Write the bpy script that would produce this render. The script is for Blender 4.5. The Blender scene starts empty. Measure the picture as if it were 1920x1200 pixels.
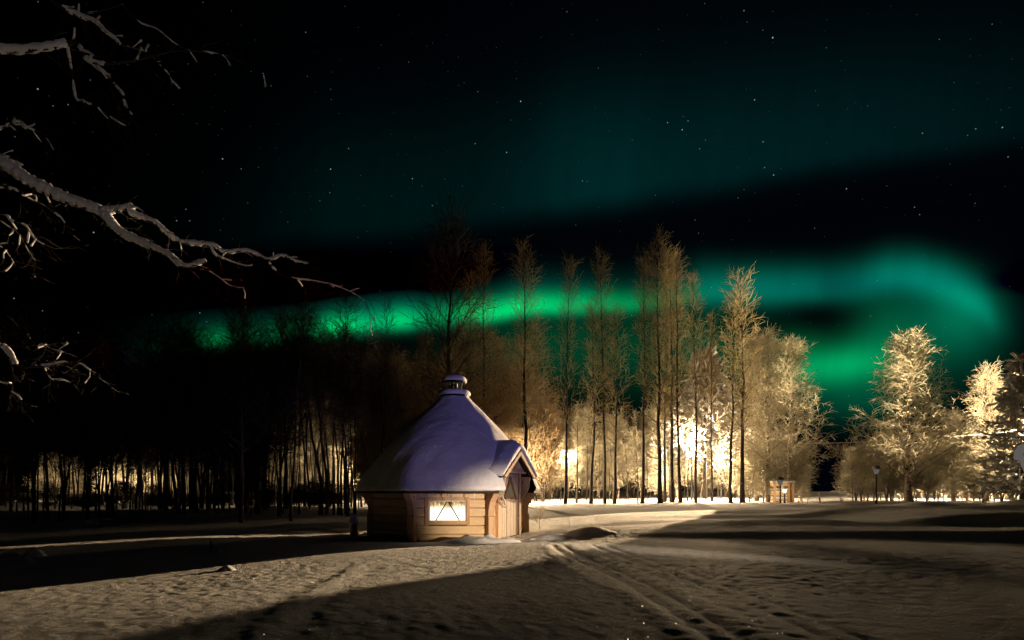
import bpy, bmesh, math, random
import numpy as np
from mathutils import Vector, Matrix

# ------------------------------------------------------------------ camera, sky, lights, exposure
scene = bpy.context.scene
COL = scene.collection
R = math.radians
CAM_Z = 1.3
F = 1100.0            # focal length in pixels of the 1920 px wide photograph
HOR = 920.0           # pixel row of the horizon

cam_d = bpy.data.cameras.new('camera')
cam = bpy.data.objects.new('camera', cam_d)
COL.objects.link(cam)
cam.location = (0, 0, CAM_Z)
cam.rotation_euler = (R(90), 0, 0)
cam_d.sensor_width = 36
cam_d.lens = F / 1920 * 36
cam_d.shift_y = (HOR - 600) / 1920
cam_d.clip_end = 2000
scene.camera = cam

scene.view_settings.view_transform = 'Standard'
scene.view_settings.look = 'None'
scene.view_settings.exposure = 0.0
scene.view_settings.gamma = 1.0
cy = scene.cycles
cy.max_bounces = 4
cy.diffuse_bounces = 2
cy.glossy_bounces = 1
cy.transmission_bounces = 2
cy.transparent_max_bounces = 8
cy.caustics_reflective = False
cy.caustics_refractive = False
cy.sample_clamp_indirect = 3.0
cy.use_denoising = True

SUN_AZ, SUN_EL = 33.0, 7.0      # far floodlight that rakes over the snow: degrees right of straight ahead, and height
sun_d = bpy.data.lights.new('sun', 'SUN')
sun_d.energy = 0.5
sun_d.angle = R(0.6)
sun_d.color = (1.0, 0.72, 0.42)
sun = bpy.data.objects.new('sun', sun_d)
COL.objects.link(sun)
sdir = Vector((math.sin(R(SUN_AZ)) * math.cos(R(SUN_EL)), math.cos(R(SUN_AZ)) * math.cos(R(SUN_EL)), math.sin(R(SUN_EL))))
sun.rotation_euler = sdir.to_track_quat('Z', 'Y').to_euler()


def spot(name, loc, target, power, color, half_deg, blend, size):
    d = bpy.data.lights.new(name, 'SPOT')
    d.energy = power
    d.color = color
    d.spot_size = R(2 * half_deg)
    d.spot_blend = blend
    d.shadow_soft_size = size
    o = bpy.data.objects.new(name, d)
    COL.objects.link(o)
    o.location = loc
    o.rotation_euler = (Vector(loc) - Vector(target)).to_track_quat('Z', 'Y').to_euler()
    return o


# spots added out of view, without fixtures: cabin roof, near branches, cabin front
spot('added_spot_roof', (27, -15, 2.0), (-1.3, 17.2, 3.0), 10500, (0.36, 0.30, 1.0), 4.3, 0.7, 0.25)
spot('added_spot_branches', (24, -18, 1.2), (-6.6, 8, 6.6), 2000, (1.0, 0.84, 0.9), 8.0, 0.6, 0.2)
spot('added_spot_front', (13, 0, 1.7), (-0.7, 16.9, .5), 27000, (1.0, 0.77, 0.52), 4.5, 0.9, 0.15)

spot('added_spot_birches', (47, 29, 3.0), (34.5, 46, 10.5), 210000, (1.0, 0.72, 0.41), 26, 0.6, 0.3)  # added out of view, no fixture, to light the right-hand birches from the front
# added spot without fixture by the birches; cone edge cuts the dark snow wedge
rk_ = Vector((21.9, 47.0, 4.6))
az_ = R(37.9)
spot('added_spot_snow', rk_, rk_ + Vector((-math.sin(az_) * 40, -math.cos(az_) * 40, -4.0)), 200000, (1.0, 0.69, 0.38), 7.4, 0.12, 0.12)

# ---- sky: night, two curtains of northern lights and stars, all laid out by direction
world = bpy.data.worlds.new('World')
scene.world = world
world.use_nodes = True
nt = world.node_tree
nt.nodes.clear()


def nn(t):
    return nt.nodes.new(t)


def plug(sock, v):
    if isinstance(v, (int, float)):
        sock.default_value = v
    else:
        nt.links.new(v, sock)


def M(op, a, b=None, c=None, clamp=False):
    n = nn('ShaderNodeMath')
    n.operation = op
    n.use_clamp = clamp
    plug(n.inputs[0], a)
    if b is not None:
        plug(n.inputs[1], b)
    if c is not None:
        plug(n.inputs[2], c)
    return n.outputs[0]


def add(a, b): return M('ADD', a, b)
def mul(a, b): return M('MULTIPLY', a, b)
def sub(a, b): return M('SUBTRACT', a, b)


def curve(u01, pts):
    n = nn('ShaderNodeFloatCurve')
    c = n.mapping.curves[0]
    n.mapping.clip_max_y = 10
    pts = sorted(pts)
    c.points[0].location = pts[0]
    c.points[1].location = pts[-1]
    for p in pts[1:-1]:
        c.points.new(*p)
    n.mapping.extend = 'HORIZONTAL'
    n.mapping.update()
    plug(n.inputs['Value'], u01)
    return n.outputs[0]


tc = nn('ShaderNodeTexCoord')
sep = nn('ShaderNodeSeparateXYZ')
nt.links.new(tc.outputs['Generated'], sep.inputs[0])
dx, dy, dz = sep.outputs
ypos = M('MAXIMUM', dy, 0.02)
PX = add(mul(M('DIVIDE', dx, ypos), F), 960.0)      # bearing and height on a tangent scale
PY = sub(HOR, mul(M('DIVIDE', dz, ypos), F))
U = M('DIVIDE', PX, 2000.0, clamp=True)
front = nn('ShaderNodeMapRange')
front.interpolation_type = 'SMOOTHSTEP'
plug(front.inputs['Value'], dy)
front.inputs['From Min'].default_value = 0.02
front.inputs['From Max'].default_value = 0.3
front = front.outputs[0]
wob = nn('ShaderNodeTexNoise')
wob.noise_dimensions = '3D'
nt.links.new(tc.outputs['Generated'], wob.inputs['Vector'])
wob.inputs['Scale'].default_value = 5.0
wob.inputs['Detail'].default_value = 2.0
wobf = sub(wob.outputs['Fac'], 0.5)


def half_gauss(d, s):
    q = M('DIVIDE', M('MAXIMUM', d, 0.0), s)
    return mul(q, q)


def band(center, bright, s_up, s_dn, wobble=20.0):
    c = curve(U, [(x / 2000, y / 1000) for x, y in center])
    b = curve(U, [(x / 2000, y) for x, y in bright])
    d = sub(add(PY, mul(wobf, wobble)), mul(c, 1000.0))
    e = add(half_gauss(d, s_dn), half_gauss(mul(d, -1.0), s_up))
    return mul(M('EXPONENT', mul(e, -1.0)), b)


def blob(x, y, sx, sy, a, rot=0.0, wobble=30.0):
    X = sub(PX, x)
    Y = sub(add(PY, mul(wobf, wobble)), y)
    c, s = math.cos(R(rot)), math.sin(R(rot))
    p = M('DIVIDE', add(mul(X, c), mul(Y, s)), sx)
    q = M('DIVIDE', sub(mul(Y, c), mul(X, s)), sy)
    e = add(mul(p, p), mul(q, q))
    return mul(M('EXPONENT', mul(e, -1.0)), a)


def colour(f, rgb):
    n = nn('ShaderNodeMix')
    n.data_type = 'RGBA'
    n.blend_type = 'MIX'
    n.clamp_factor = False
    plug(n.inputs['Factor'], f)
    n.inputs['A'].default_value = (0, 0, 0, 1)
    n.inputs['B'].default_value = (*rgb, 1)
    return n.outputs['Result']


def addc(a, b):
    n = nn('ShaderNodeMix')
    n.data_type = 'RGBA'
    n.blend_type = 'ADD'
    n.inputs['Factor'].default_value = 1.0
    plug(n.inputs['A'], a)
    plug(n.inputs['B'], b)
    return n.outputs['Result']


arc = [(0, 700), (280, 662), (400, 640), (520, 630), (620, 617), (700, 608), (800, 600), (900, 588), (1000, 574), (1100, 572), (1200, 568), (1320, 550), (2000, 540)]
green = band(arc, [(0, 0), (250, 0), (330, .26), (400, .34), (460, .22), (540, .34), (600, .5), (648, 1.0), (695, .5), (740, .85), (800, .38), (860, .5), (930, .98), (1010, .85), (1100, .5), (1200, .32), (1300, .12), (1360, 0), (2000, 0)], 22, 15)
teal = band(arc, [(0, 0), (200, 0), (330, .22), (500, .3), (600, .5), (740, .95), (840, .5), (960, .8), (1150, .4), (1330, .2), (1400, 0), (2000, 0)], 46, 18)
ring = [(0, 540), (1290, 545), (1400, 545), (1500, 546), (1600, 535), (1680, 522), (1760, 535), (1830, 570), (1880, 610), (2000, 640)]
ringb0 = band(ring, [(0, 0), (1250, 0), (1320, .5), (1420, .75), (1500, .8), (1570, .55), (1640, .75), (1720, .9), (1800, .8), (1850, .5), (1890, .05), (1920, 0), (2000, 0)], 40, 28)
fill = add(add(blob(1805, 590, 65, 60, .8, 25), blob(1690, 600, 90, 70, .28)), add(blob(1730, 660, 120, 70, .22), blob(1600, 740, 110, 45, .32)))
lowg = add(blob(1565, 686, 95, 32, 1.25, -8), add(blob(1640, 650, 70, 60, .3, -30), blob(1500, 650, 60, 45, .25)))
deep = add(blob(1060, 650, 170, 75, .30), blob(1320, 655, 120, 75, .38))
hole = sub(1.0, add(blob(1535, 590, 88, 34, .85, 4), blob(1400, 612, 90, 26, .5)))
ringb, fill, lowg, deep = (mul(q, hole) for q in (ringb0, fill, lowg, deep))
upper = band([(0, 520), (500, 430), (800, 400), (1000, 378), (1120, 362), (1250, 340), (1500, 296), (1920, 236), (2000, 225)],
             [(0, 0), (380, .05), (560, .22), (660, .36), (820, .36), (1000, .62), (1120, 1.0), (1250, .75), (1500, .62), (1920, .30), (2000, .2)], 180, 36, 24)
rays = nn('ShaderNodeTexNoise')
cmb = nn('ShaderNodeCombineXYZ')
plug(cmb.inputs[0], M('DIVIDE', add(PX, mul(PY, 0.12)), 34.0))
plug(cmb.inputs[1], M('DIVIDE', PY, 260.0))
nt.links.new(cmb.outputs[0], rays.inputs['Vector'])
rays.inputs['Scale'].default_value = 1.0
rays.inputs['Detail'].default_value = 3.0
rayf = add(0.8, mul(rays.outputs['Fac'], 0.4))
green, teal, ringb, upper, lowg = (mul(q, rayf) for q in (green, teal, ringb, upper, lowg))
sky = colour(mul(green, front), (0.0, .56, .095))
sky = addc(sky, colour(mul(teal, front), (0.0, .12, .085)))
sky = addc(sky, colour(mul(ringb, front), (0.0, .205, .135)))
sky = addc(sky, colour(mul(fill, front), (0.0, .16, .08)))
sky = addc(sky, colour(mul(lowg, front), (0.0, .25, .075)))
sky = addc(sky, colour(mul(deep, front), (0.0, .14, .05)))
sky = addc(sky, colour(mul(upper, front), (0.0, .0175, .0165)))
base = nn('ShaderNodeMapRange')
plug(base.inputs['Value'], PX)
base.inputs['From Min'].default_value = 300
base.inputs['From Max'].default_value = 1200
sky = addc(sky, colour(base.outputs[0], (0.0003, .0007, .0018)))

vor = nn('ShaderNodeTexVoronoi')
vor.voronoi_dimensions = '3D'
nt.links.new(tc.outputs['Generated'], vor.inputs['Vector'])
vor.inputs['Scale'].default_value = 150.0
vsep = nn('ShaderNodeSeparateColor')
nt.links.new(vor.outputs['Color'], vsep.inputs[0])
size = add(0.085, mul(M('POWER', vsep.outputs[1], 9.0), 0.075))
spot_ = M('SUBTRACT', 1.0, M('DIVIDE', vor.outputs['Distance'], size), clamp=True)
pick = M('GREATER_THAN', vsep.outputs[0], 0.72)
star = mul(mul(M('POWER', spot_, 1.3), pick), add(0.12, mul(M('POWER', vsep.outputs[1], 10.0), 1.0)))
above = M('GREATER_THAN', dz, 0.0)
star = mul(star, above)
tint = nn('ShaderNodeMix')
tint.data_type = 'RGBA'
plug(tint.inputs['Factor'], vsep.outputs[2])
tint.inputs['A'].default_value = (0.45, 0.62, 1.0, 1)
tint.inputs['B'].default_value = (0.95, 0.9, 0.85, 1)
sc_ = nn('ShaderNodeMix')
sc_.data_type = 'RGBA'
sc_.clamp_factor = False
plug(sc_.inputs['Factor'], star)
sc_.inputs['A'].default_value = (0, 0, 0, 1)
nt.links.new(tint.outputs['Result'], sc_.inputs['B'])
sky = addc(sky, sc_.outputs['Result'])
bg = nn('ShaderNodeBackground')
plug(bg.inputs['Color'], sky)
bg.inputs['Strength'].default_value = 1.0
wo = nn('ShaderNodeOutputWorld')
nt.links.new(bg.outputs[0], wo.inputs[0])
world.cycles.sampling_method = 'MANUAL'
world.cycles.sample_map_resolution = 512

# ------------------------------------------------------------------ helpers


def tag(o, label=None, cat=None, group=None, kind=None):
    if label: o['label'] = label
    if cat: o['category'] = cat
    if group: o['group'] = group
    if kind: o['kind'] = kind
    return o


def empty(name, loc, rz=0.0):
    o = bpy.data.objects.new(name, None)
    o.empty_display_size = 0.2
    o.location = loc
    o.rotation_euler = (0, 0, rz)
    COL.objects.link(o)
    return o


def mesh_np(name, V, Fq, mat, smooth=True):
    """mesh from vertex array and a quad (or triangle) index array"""
    me = bpy.data.meshes.new(name)
    V = np.asarray(V, dtype=np.float32)
    Fq = np.asarray(Fq, dtype=np.int32)
    k = Fq.shape[1]
    me.vertices.add(len(V))
    me.vertices.foreach_set('co', V.ravel())
    me.loops.add(Fq.size)
    me.loops.foreach_set('vertex_index', Fq.ravel())
    me.polygons.add(len(Fq))
    me.polygons.foreach_set('loop_start', np.arange(0, Fq.size, k, dtype=np.int32))
    me.polygons.foreach_set('use_smooth', np.full(len(Fq), smooth))
    me.update(calc_edges=True)
    me.validate()
    if mat: me.materials.append(mat)
    return me


def obj(name, me, parent=None, loc=None):
    o = bpy.data.objects.new(name, me)
    COL.objects.link(o)
    if parent: o.parent = parent
    if loc: o.location = loc
    return o


def obj_bm(name, bm, mat, parent=None, bevel=0.0, smooth=False):
    if bevel:
        bmesh.ops.bevel(bm, geom=list(bm.edges), offset=bevel, segments=2, profile=0.7, affect='EDGES', clamp_overlap=True)
    bmesh.ops.recalc_face_normals(bm, faces=bm.faces)
    me = bpy.data.meshes.new(name)
    bm.to_mesh(me)
    bm.free()
    if smooth:
        me.polygons.foreach_set('use_smooth', np.full(len(me.polygons), True))
    me.materials.append(mat)
    return obj(name, me, parent)


def prism(bm, pts, axis_a, axis_b, axis_n, origin, depth):
    """extrude polygon pts (a, b) from origin along axis_n by depth"""
    A, B, N, O = Vector(axis_a), Vector(axis_b), Vector(axis_n), Vector(origin)
    v0 = [bm.verts.new(O + A * a + B * b) for a, b in pts]
    v1 = [bm.verts.new(O + A * a + B * b + N * depth) for a, b in pts]
    n = len(pts)
    bm.faces.new(v0)
    bm.faces.new(list(reversed(v1)))
    for i in range(n):
        bm.faces.new((v0[i], v0[(i + 1) % n], v1[(i + 1) % n], v1[i]))


def bar(bm, p, q, w, h, up=(0, 0, 1)):
    """rectangular bar from p to q"""
    p, q = Vector(p), Vector(q)
    t = (q - p).normalized()
    s = t.cross(Vector(up)).normalized()
    n = s.cross(t)
    prism(bm, [(-w / 2, -h / 2), (w / 2, -h / 2), (w / 2, h / 2), (-w / 2, h / 2)], s, n, t, p, (q - p).length)


def lathe_bm(bm, prof, seg=24, center=(0, 0, 0)):
    rings = []
    for r, z in prof:
        rings.append([bm.verts.new((center[0] + r * math.cos(2 * math.pi * i / seg), center[1] + r * math.sin(2 * math.pi * i / seg), center[2] + z)) for i in range(seg)])
    for a, b in zip(rings, rings[1:]):
        for i in range(seg):
            bm.faces.new((a[i], a[(i + 1) % seg], b[(i + 1) % seg], b[i]))
    bm.faces.new(list(reversed(rings[0])))
    bm.faces.new(rings[-1])


def tubes(pts, rad, k):
    """pts (N,P,3), rad (N,P) -> vertices and quads of N tapered tubes with k sides"""
    N, P, _ = pts.shape
    T = np.gradient(pts, axis=1)
    T /= np.linalg.norm(T, axis=2, keepdims=True) + 1e-9
    ref = np.where(np.abs(T[:, :1, 2:3]) > 0.9, np.array([1.0, 0, 0]), np.array([0, 0, 1.0]))
    ref = np.broadcast_to(ref, T.shape)
    S = np.cross(T, ref)
    S /= np.linalg.norm(S, axis=2, keepdims=True) + 1e-9
    B = np.cross(T, S)
    a = np.arange(k) * 2 * math.pi / k
    V = pts[:, :, None, :] + rad[:, :, None, None] * (S[:, :, None, :] * np.cos(a)[None, None, :, None] + B[:, :, None, :] * np.sin(a)[None, None, :, None])
    V = V.reshape(-1, 3)
    idx = np.arange(N * P * k).reshape(N, P, k)
    a0 = idx[:, :-1, :]
    a1 = np.roll(idx, -1, axis=2)[:, :-1, :]
    b0 = idx[:, 1:, :]
    b1 = np.roll(idx, -1, axis=2)[:, 1:, :]
    Q = np.stack([a0, b0, b1, a1], axis=-1).reshape(-1, 4)
    return V, Q


def join(parts):
    Vs, Qs, off = [], [], 0
    for V, Q in parts:
        Vs.append(V)
        Qs.append(Q + off)
        off += len(V)
    return np.concatenate(Vs), np.concatenate(Qs)


# ------------------------------------------------------------------ materials


def new_mat(name):
    m = bpy.data.materials.new(name)
    m.use_nodes = True
    t = m.node_tree
    b = t.nodes['Principled BSDF']
    b.inputs['Roughness'].default_value = 0.8
    b.inputs['Specular IOR Level'].default_value = 0.2
    return m, t, b


def tn(t, typ, **kw):
    n = t.nodes.new(typ)
    for k, v in kw.items():
        if k in n.inputs:
            n.inputs[k].default_value = v
        else:
            setattr(n, k, v)
    return n


def ramp_to(t, fac, stops):
    r = t.nodes.new('ShaderNodeValToRGB')
    e = r.color_ramp.elements
    while len(e) < len(stops):
        e.new(0.5)
    for el, (p, c) in zip(e, stops):
        el.position = p
        el.color = (*c, 1)
    t.links.new(fac, r.inputs[0])
    return r.outputs['Color']


def bump(t, b, height, strength, dist, prev=None):
    n = tn(t, 'ShaderNodeBump', Strength=strength, Distance=dist)
    t.links.new(height, n.inputs['Height'])
    if prev: t.links.new(prev, n.inputs['Normal'])
    t.links.new(n.outputs[0], b.inputs['Normal'])
    return n.outputs[0]


def snow_material(name, grain, big=0.0, sparkle=False):
    m, t, b = new_mat(name)
    co = tn(t, 'ShaderNodeTexCoord')
    n1 = tn(t, 'ShaderNodeTexNoise', Scale=2.5, Detail=5.0)
    t.links.new(co.outputs['Object'], n1.inputs['Vector'])
    t.links.new(ramp_to(t, n1.outputs['Fac'], [(0.3, (.74, .75, .77)), (0.75, (.86, .86, .87))]), b.inputs['Base Color'])
    b.inputs['Roughness'].default_value = 0.7
    b.inputs['Specular IOR Level'].default_value = 0.03
    mp = tn(t, 'ShaderNodeMapping')
    mp.inputs['Rotation'].default_value = (0, 0, R(25))
    mp.inputs['Scale'].default_value = (1.0, 2.2, 1.0)
    t.links.new(co.outputs['Object'], mp.inputs['Vector'])
    n2 = tn(t, 'ShaderNodeTexNoise', Scale=15.0, Detail=6.0, Roughness=0.72)
    t.links.new(mp.outputs[0], n2.inputs['Vector'])
    prev = bump(t, b, n2.outputs['Fac'], 1.0, grain)
    if big:
        n3 = tn(t, 'ShaderNodeTexNoise', Scale=1.6, Detail=3.0)
        t.links.new(mp.outputs[0], n3.inputs['Vector'])
        prev = bump(t, b, n3.outputs['Fac'], 1.0, big, prev)
    if sparkle:
        v = tn(t, 'ShaderNodeTexVoronoi', Scale=85.0)
        t.links.new(co.outputs['Object'], v.inputs['Vector'])
        sp = tn(t, 'ShaderNodeSeparateColor')
        t.links.new(v.outputs['Color'], sp.inputs[0])
        pk = tn(t, 'ShaderNodeMath', operation='GREATER_THAN')
        pk.inputs[1].default_value = 0.99
        t.links.new(sp.outputs[0], pk.inputs[0])
        ds = tn(t, 'ShaderNodeMath', operation='LESS_THAN')
        ds.inputs[1].default_value = 0.42
        t.links.new(v.outputs['Distance'], ds.inputs[0])
        mk = tn(t, 'ShaderNodeMath', operation='MULTIPLY')
        t.links.new(pk.outputs[0], mk.inputs[0])
        t.links.new(ds.outputs[0], mk.inputs[1])
        # ice crystals: small tilted mirrors
        vm = tn(t, 'ShaderNodeVectorMath', operation='SUBTRACT')
        t.links.new(v.outputs['Color'], vm.inputs[0])
        vm.inputs[1].default_value = (0.5, 0.5, -0.15)
        nm = tn(t, 'ShaderNodeVectorMath', operation='NORMALIZE')
        t.links.new(vm.outputs[0], nm.inputs[0])
        gl = tn(t, 'ShaderNodeBsdfGlossy', Roughness=0.25)
        gl.inputs['Color'].default_value = (.6, .6, .6, 1)
        t.links.new(nm.outputs[0], gl.inputs['Normal'])
        mx = tn(t, 'ShaderNodeMixShader')
        t.links.new(mk.outputs[0], mx.inputs[0])
        t.links.new(b.outputs[0], mx.inputs[1])
        t.links.new(gl.outputs[0], mx.inputs[2])
        t.links.new(mx.outputs[0], t.nodes['Material Output'].inputs[0])
    return m


M_SNOW_G = snow_material('ground_snow', 0.07, 0.0, True)
M_SNOW = snow_material('laid_snow', 0.012)
M_SNOW_ROOF = snow_material('roof_snow', 0.03, 0.09)


def wood_material(name, c0, c1, axis, scale=1.0):
    m, t, b = new_mat(name)
    co = tn(t, 'ShaderNodeTexCoord')
    mp = tn(t, 'ShaderNodeMapping')
    s = [9.0, 9.0, 9.0]
    s[axis] = 0.8
    mp.inputs['Scale'].default_value = [q * scale for q in s]
    t.links.new(co.outputs['Object'], mp.inputs['Vector'])
    n = tn(t, 'ShaderNodeTexNoise', Scale=2.2, Detail=6.0, Roughness=0.6, Distortion=0.4)
    t.links.new(mp.outputs[0], n.inputs['Vector'])
    base_c = ramp_to(t, n.outputs['Fac'], [(0.3, c0), (0.7, c1)])
    kn = tn(t, 'ShaderNodeTexVoronoi', Scale=2.6)
    mp2 = tn(t, 'ShaderNodeMapping')
    s2 = [2.2, 2.2, 2.2]
    s2[axis] = 1.2
    mp2.inputs['Scale'].default_value = s2
    t.links.new(co.outputs['Object'], mp2.inputs['Vector'])
    t.links.new(mp2.outputs[0], kn.inputs['Vector'])
    k2 = ramp_to(t, kn.outputs['Distance'], [(0.06, (.25, .16, .1)), (0.16, (1, 1, 1))])
    mx = tn(t, 'ShaderNodeMix', data_type='RGBA', blend_type='MULTIPLY')
    mx.inputs['Factor'].default_value = 0.85
    t.links.new(base_c, mx.inputs['A'])
    t.links.new(k2, mx.inputs['B'])
    t.links.new(mx.outputs['Result'], b.inputs['Base Color'])
    b.inputs['Roughness'].default_value = 0.7
    bump(t, b, n.outputs['Fac'], 0.4, 0.01)
    return m


M_LOG = wood_material('pine_log', (.56, .39, .21), (.76, .58, .37), 0)
M_PLANK = wood_material('door_plank', (.30, .23, .175), (.45, .36, .285), 2)
M_BOARD = wood_material('pale_board', (.42, .26, .14), (.58, .39, .24), 2)
M_DARKWOOD = wood_material('dark_board', (.03, .022, .016), (.06, .045, .035), 0)


def plain(name, c, rough=0.7, metal=0.0, noise=0.25):
    m, t, b = new_mat(name)
    co = tn(t, 'ShaderNodeTexCoord')
    n = tn(t, 'ShaderNodeTexNoise', Scale=8.0, Detail=4.0)
    t.links.new(co.outputs['Object'], n.inputs['Vector'])
    t.links.new(ramp_to(t, n.outputs['Fac'], [(0.3, tuple(q * (1 - noise) for q in c)), (0.7, tuple(min(1, q * (1 + noise)) for q in c))]), b.inputs['Base Color'])
    b.inputs['Roughness'].default_value = rough
    b.inputs['Metallic'].default_value = metal
    return m


M_METAL = plain('black_metal', (.02, .02, .022), 0.45, 0.6)
M_POST = plain('post_paint', (.015, .015, .017), 0.5)
M_GREYCAP = plain('grey_cap', (.16, .14, .15), 0.6)
M_RED = plain('red_paint', (.5, .06, .05), 0.6)
M_CABLE = plain('cable', (.75, .75, .76), 0.6)
M_ICE = plain('icicle_ice', (.75, .78, .82), 0.15, 0, 0.05)


def bark_material(name, c, snow=0.5, birch=False):
    m, t, b = new_mat(name)
    co = tn(t, 'ShaderNodeTexCoord')
    n = tn(t, 'ShaderNodeTexNoise', Scale=7.0, Detail=5.0)
    t.links.new(co.outputs['Object'], n.inputs['Vector'])
    col = ramp_to(t, n.outputs['Fac'], [(0.35, tuple(q * .6 for q in c)), (0.7, tuple(min(1, q * 1.5) for q in c))])
    if birch:
        mp = tn(t, 'ShaderNodeMapping')
        mp.inputs['Scale'].default_value = (3, 3, 9)
        t.links.new(co.outputs['Object'], mp.inputs['Vector'])
        n4 = tn(t, 'ShaderNodeTexNoise', Scale=1.2, Detail=3.0)
        t.links.new(mp.outputs[0], n4.inputs['Vector'])
        k = ramp_to(t, n4.outputs['Fac'], [(0.4, (.15, .12, .1)), (0.5, (1, 1, 1))])
        mx = tn(t, 'ShaderNodeMix', data_type='RGBA', blend_type='MULTIPLY')
        mx.inputs['Factor'].default_value = 1.0
        t.links.new(col, mx.inputs['A'])
        t.links.new(k, mx.inputs['B'])
        col = mx.outputs['Result']
    g = tn(t, 'ShaderNodeNewGeometry')
    sp = tn(t, 'ShaderNodeSeparateXYZ')
    t.links.new(g.outputs['Normal'], sp.inputs[0])
    n2 = tn(t, 'ShaderNodeTexNoise', Scale=2.5, Detail=3.0)
    t.links.new(co.outputs['Object'], n2.inputs['Vector'])
    a = tn(t, 'ShaderNodeMath', operation='MULTIPLY_ADD')
    t.links.new(n2.outputs['Fac'], a.inputs[0])
    a.inputs[1].default_value = 1.4
    t.links.new(sp.outputs['Z'], a.inputs[2])
    mr = tn(t, 'ShaderNodeMapRange')
    t.links.new(a.outputs[0], mr.inputs['Value'])
    mr.inputs['From Min'].default_value = 1.75 - snow
    mr.inputs['From Max'].default_value = 1.9 - snow
    mx = tn(t, 'ShaderNodeMix', data_type='RGBA')
    t.links.new(mr.outputs[0], mx.inputs['Factor'])
    t.links.new(col, mx.inputs['A'])
    mx.inputs['B'].default_value = (.8, .8, .82, 1)
    t.links.new(mx.outputs['Result'], b.inputs['Base Color'])
    bump(t, b, n.outputs['Fac'], 0.6, 0.03)
    return m


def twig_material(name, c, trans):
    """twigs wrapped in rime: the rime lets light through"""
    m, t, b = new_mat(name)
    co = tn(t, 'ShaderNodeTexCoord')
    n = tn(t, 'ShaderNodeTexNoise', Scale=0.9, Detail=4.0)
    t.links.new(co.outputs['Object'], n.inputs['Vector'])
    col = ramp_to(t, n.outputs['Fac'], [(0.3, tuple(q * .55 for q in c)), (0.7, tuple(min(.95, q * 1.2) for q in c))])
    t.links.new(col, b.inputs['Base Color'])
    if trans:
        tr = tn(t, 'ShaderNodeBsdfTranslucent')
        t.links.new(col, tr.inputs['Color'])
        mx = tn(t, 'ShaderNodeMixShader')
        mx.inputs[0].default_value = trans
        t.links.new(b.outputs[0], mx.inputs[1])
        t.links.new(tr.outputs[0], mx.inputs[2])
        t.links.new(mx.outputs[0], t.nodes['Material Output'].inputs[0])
    return m


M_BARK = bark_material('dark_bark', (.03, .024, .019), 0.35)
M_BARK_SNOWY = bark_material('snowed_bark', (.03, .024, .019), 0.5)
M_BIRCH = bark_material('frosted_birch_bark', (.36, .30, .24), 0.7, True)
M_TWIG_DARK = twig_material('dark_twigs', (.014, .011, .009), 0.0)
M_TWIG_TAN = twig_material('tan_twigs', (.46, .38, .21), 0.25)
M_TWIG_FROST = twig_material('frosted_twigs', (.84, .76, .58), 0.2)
M_NEEDLE = twig_material('snowed_needles', (.55, .48, .35), 0.25)


def emitter(name, c, s, through=0.0):
    m = bpy.data.materials.new(name)
    m.use_nodes = True
    t = m.node_tree
    t.nodes.clear()
    e = tn(t, 'ShaderNodeEmission')
    e.inputs['Color'].default_value = (*c, 1)
    e.inputs['Strength'].default_value = s
    out = tn(t, 'ShaderNodeOutputMaterial')
    if through:
        tr = tn(t, 'ShaderNodeBsdfTransparent')
        mx = tn(t, 'ShaderNodeMixShader')
        mx.inputs[0].default_value = through
        t.links.new(e.outputs[0], mx.inputs[1])
        t.links.new(tr.outputs[0], mx.inputs[2])
        t.links.new(mx.outputs[0], out.inputs[0])
    else:
        t.links.new(e.outputs[0], out.inputs[0])
    return m


M_GLOBE_LIT = emitter('lit_globe', (1.0, .82, .55), 4.0, 0.7)
M_GLOBE_UNLIT_GLOW = emitter('unlit_globe_glow', (1.0, .9, .82), .11)  # unlit heads: faint glow put in for the light that falls on them
M_GLOBE_DIM = plain('milky_globe', (.55, .5, .42), 0.3, 0, 0.05)

# lit window: warm room behind, reflected trees painted brown along its upper edge
mw = bpy.data.materials.new('lit_window')
mw.use_nodes = True
t = mw.node_tree
t.nodes.clear()
co = tn(t, 'ShaderNodeTexCoord')
nz = tn(t, 'ShaderNodeTexNoise', Scale=9.0, Detail=5.0, Roughness=0.65)
mp = tn(t, 'ShaderNodeMapping')
mp.inputs['Scale'].default_value = (1.4, 1, .45)
t.links.new(co.outputs['Object'], mp.inputs['Vector'])
t.links.new(mp.outputs[0], nz.inputs['Vector'])
sp = tn(t, 'ShaderNodeSeparateXYZ')
t.links.new(co.outputs['Object'], sp.inputs[0])
hz = tn(t, 'ShaderNodeMapRange')
t.links.new(sp.outputs['Z'], hz.inputs['Value'])
hz.inputs['From Min'].default_value = 0.62
hz.inputs['From Max'].default_value = 1.02
ma = tn(t, 'ShaderNodeMath', operation='MULTIPLY')
t.links.new(hz.outputs[0], ma.inputs[0])
t.links.new(nz.outputs['Fac'], ma.inputs[1])
cc = ramp_to(t, ma.outputs[0], [(0.0, (2.2, 2.0, 1.6)), (0.22, (1.6, 1.35, .95)), (0.36, (.6, .40, .16)), (0.5, (.06, .035, .012))])
em = tn(t, 'ShaderNodeEmission', Strength=1.0)
t.links.new(cc, em.inputs['Color'])
out = tn(t, 'ShaderNodeOutputMaterial')
t.links.new(em.outputs[0], out.inputs[0])
M_WINDOW = mw

# ------------------------------------------------------------------ ground
rs = np.random.RandomState(7)


def sstep(a, b, x):
    q = np.clip((x - a) / (b - a), 0, 1)
    return q * q * (3 - 2 * q)




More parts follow.
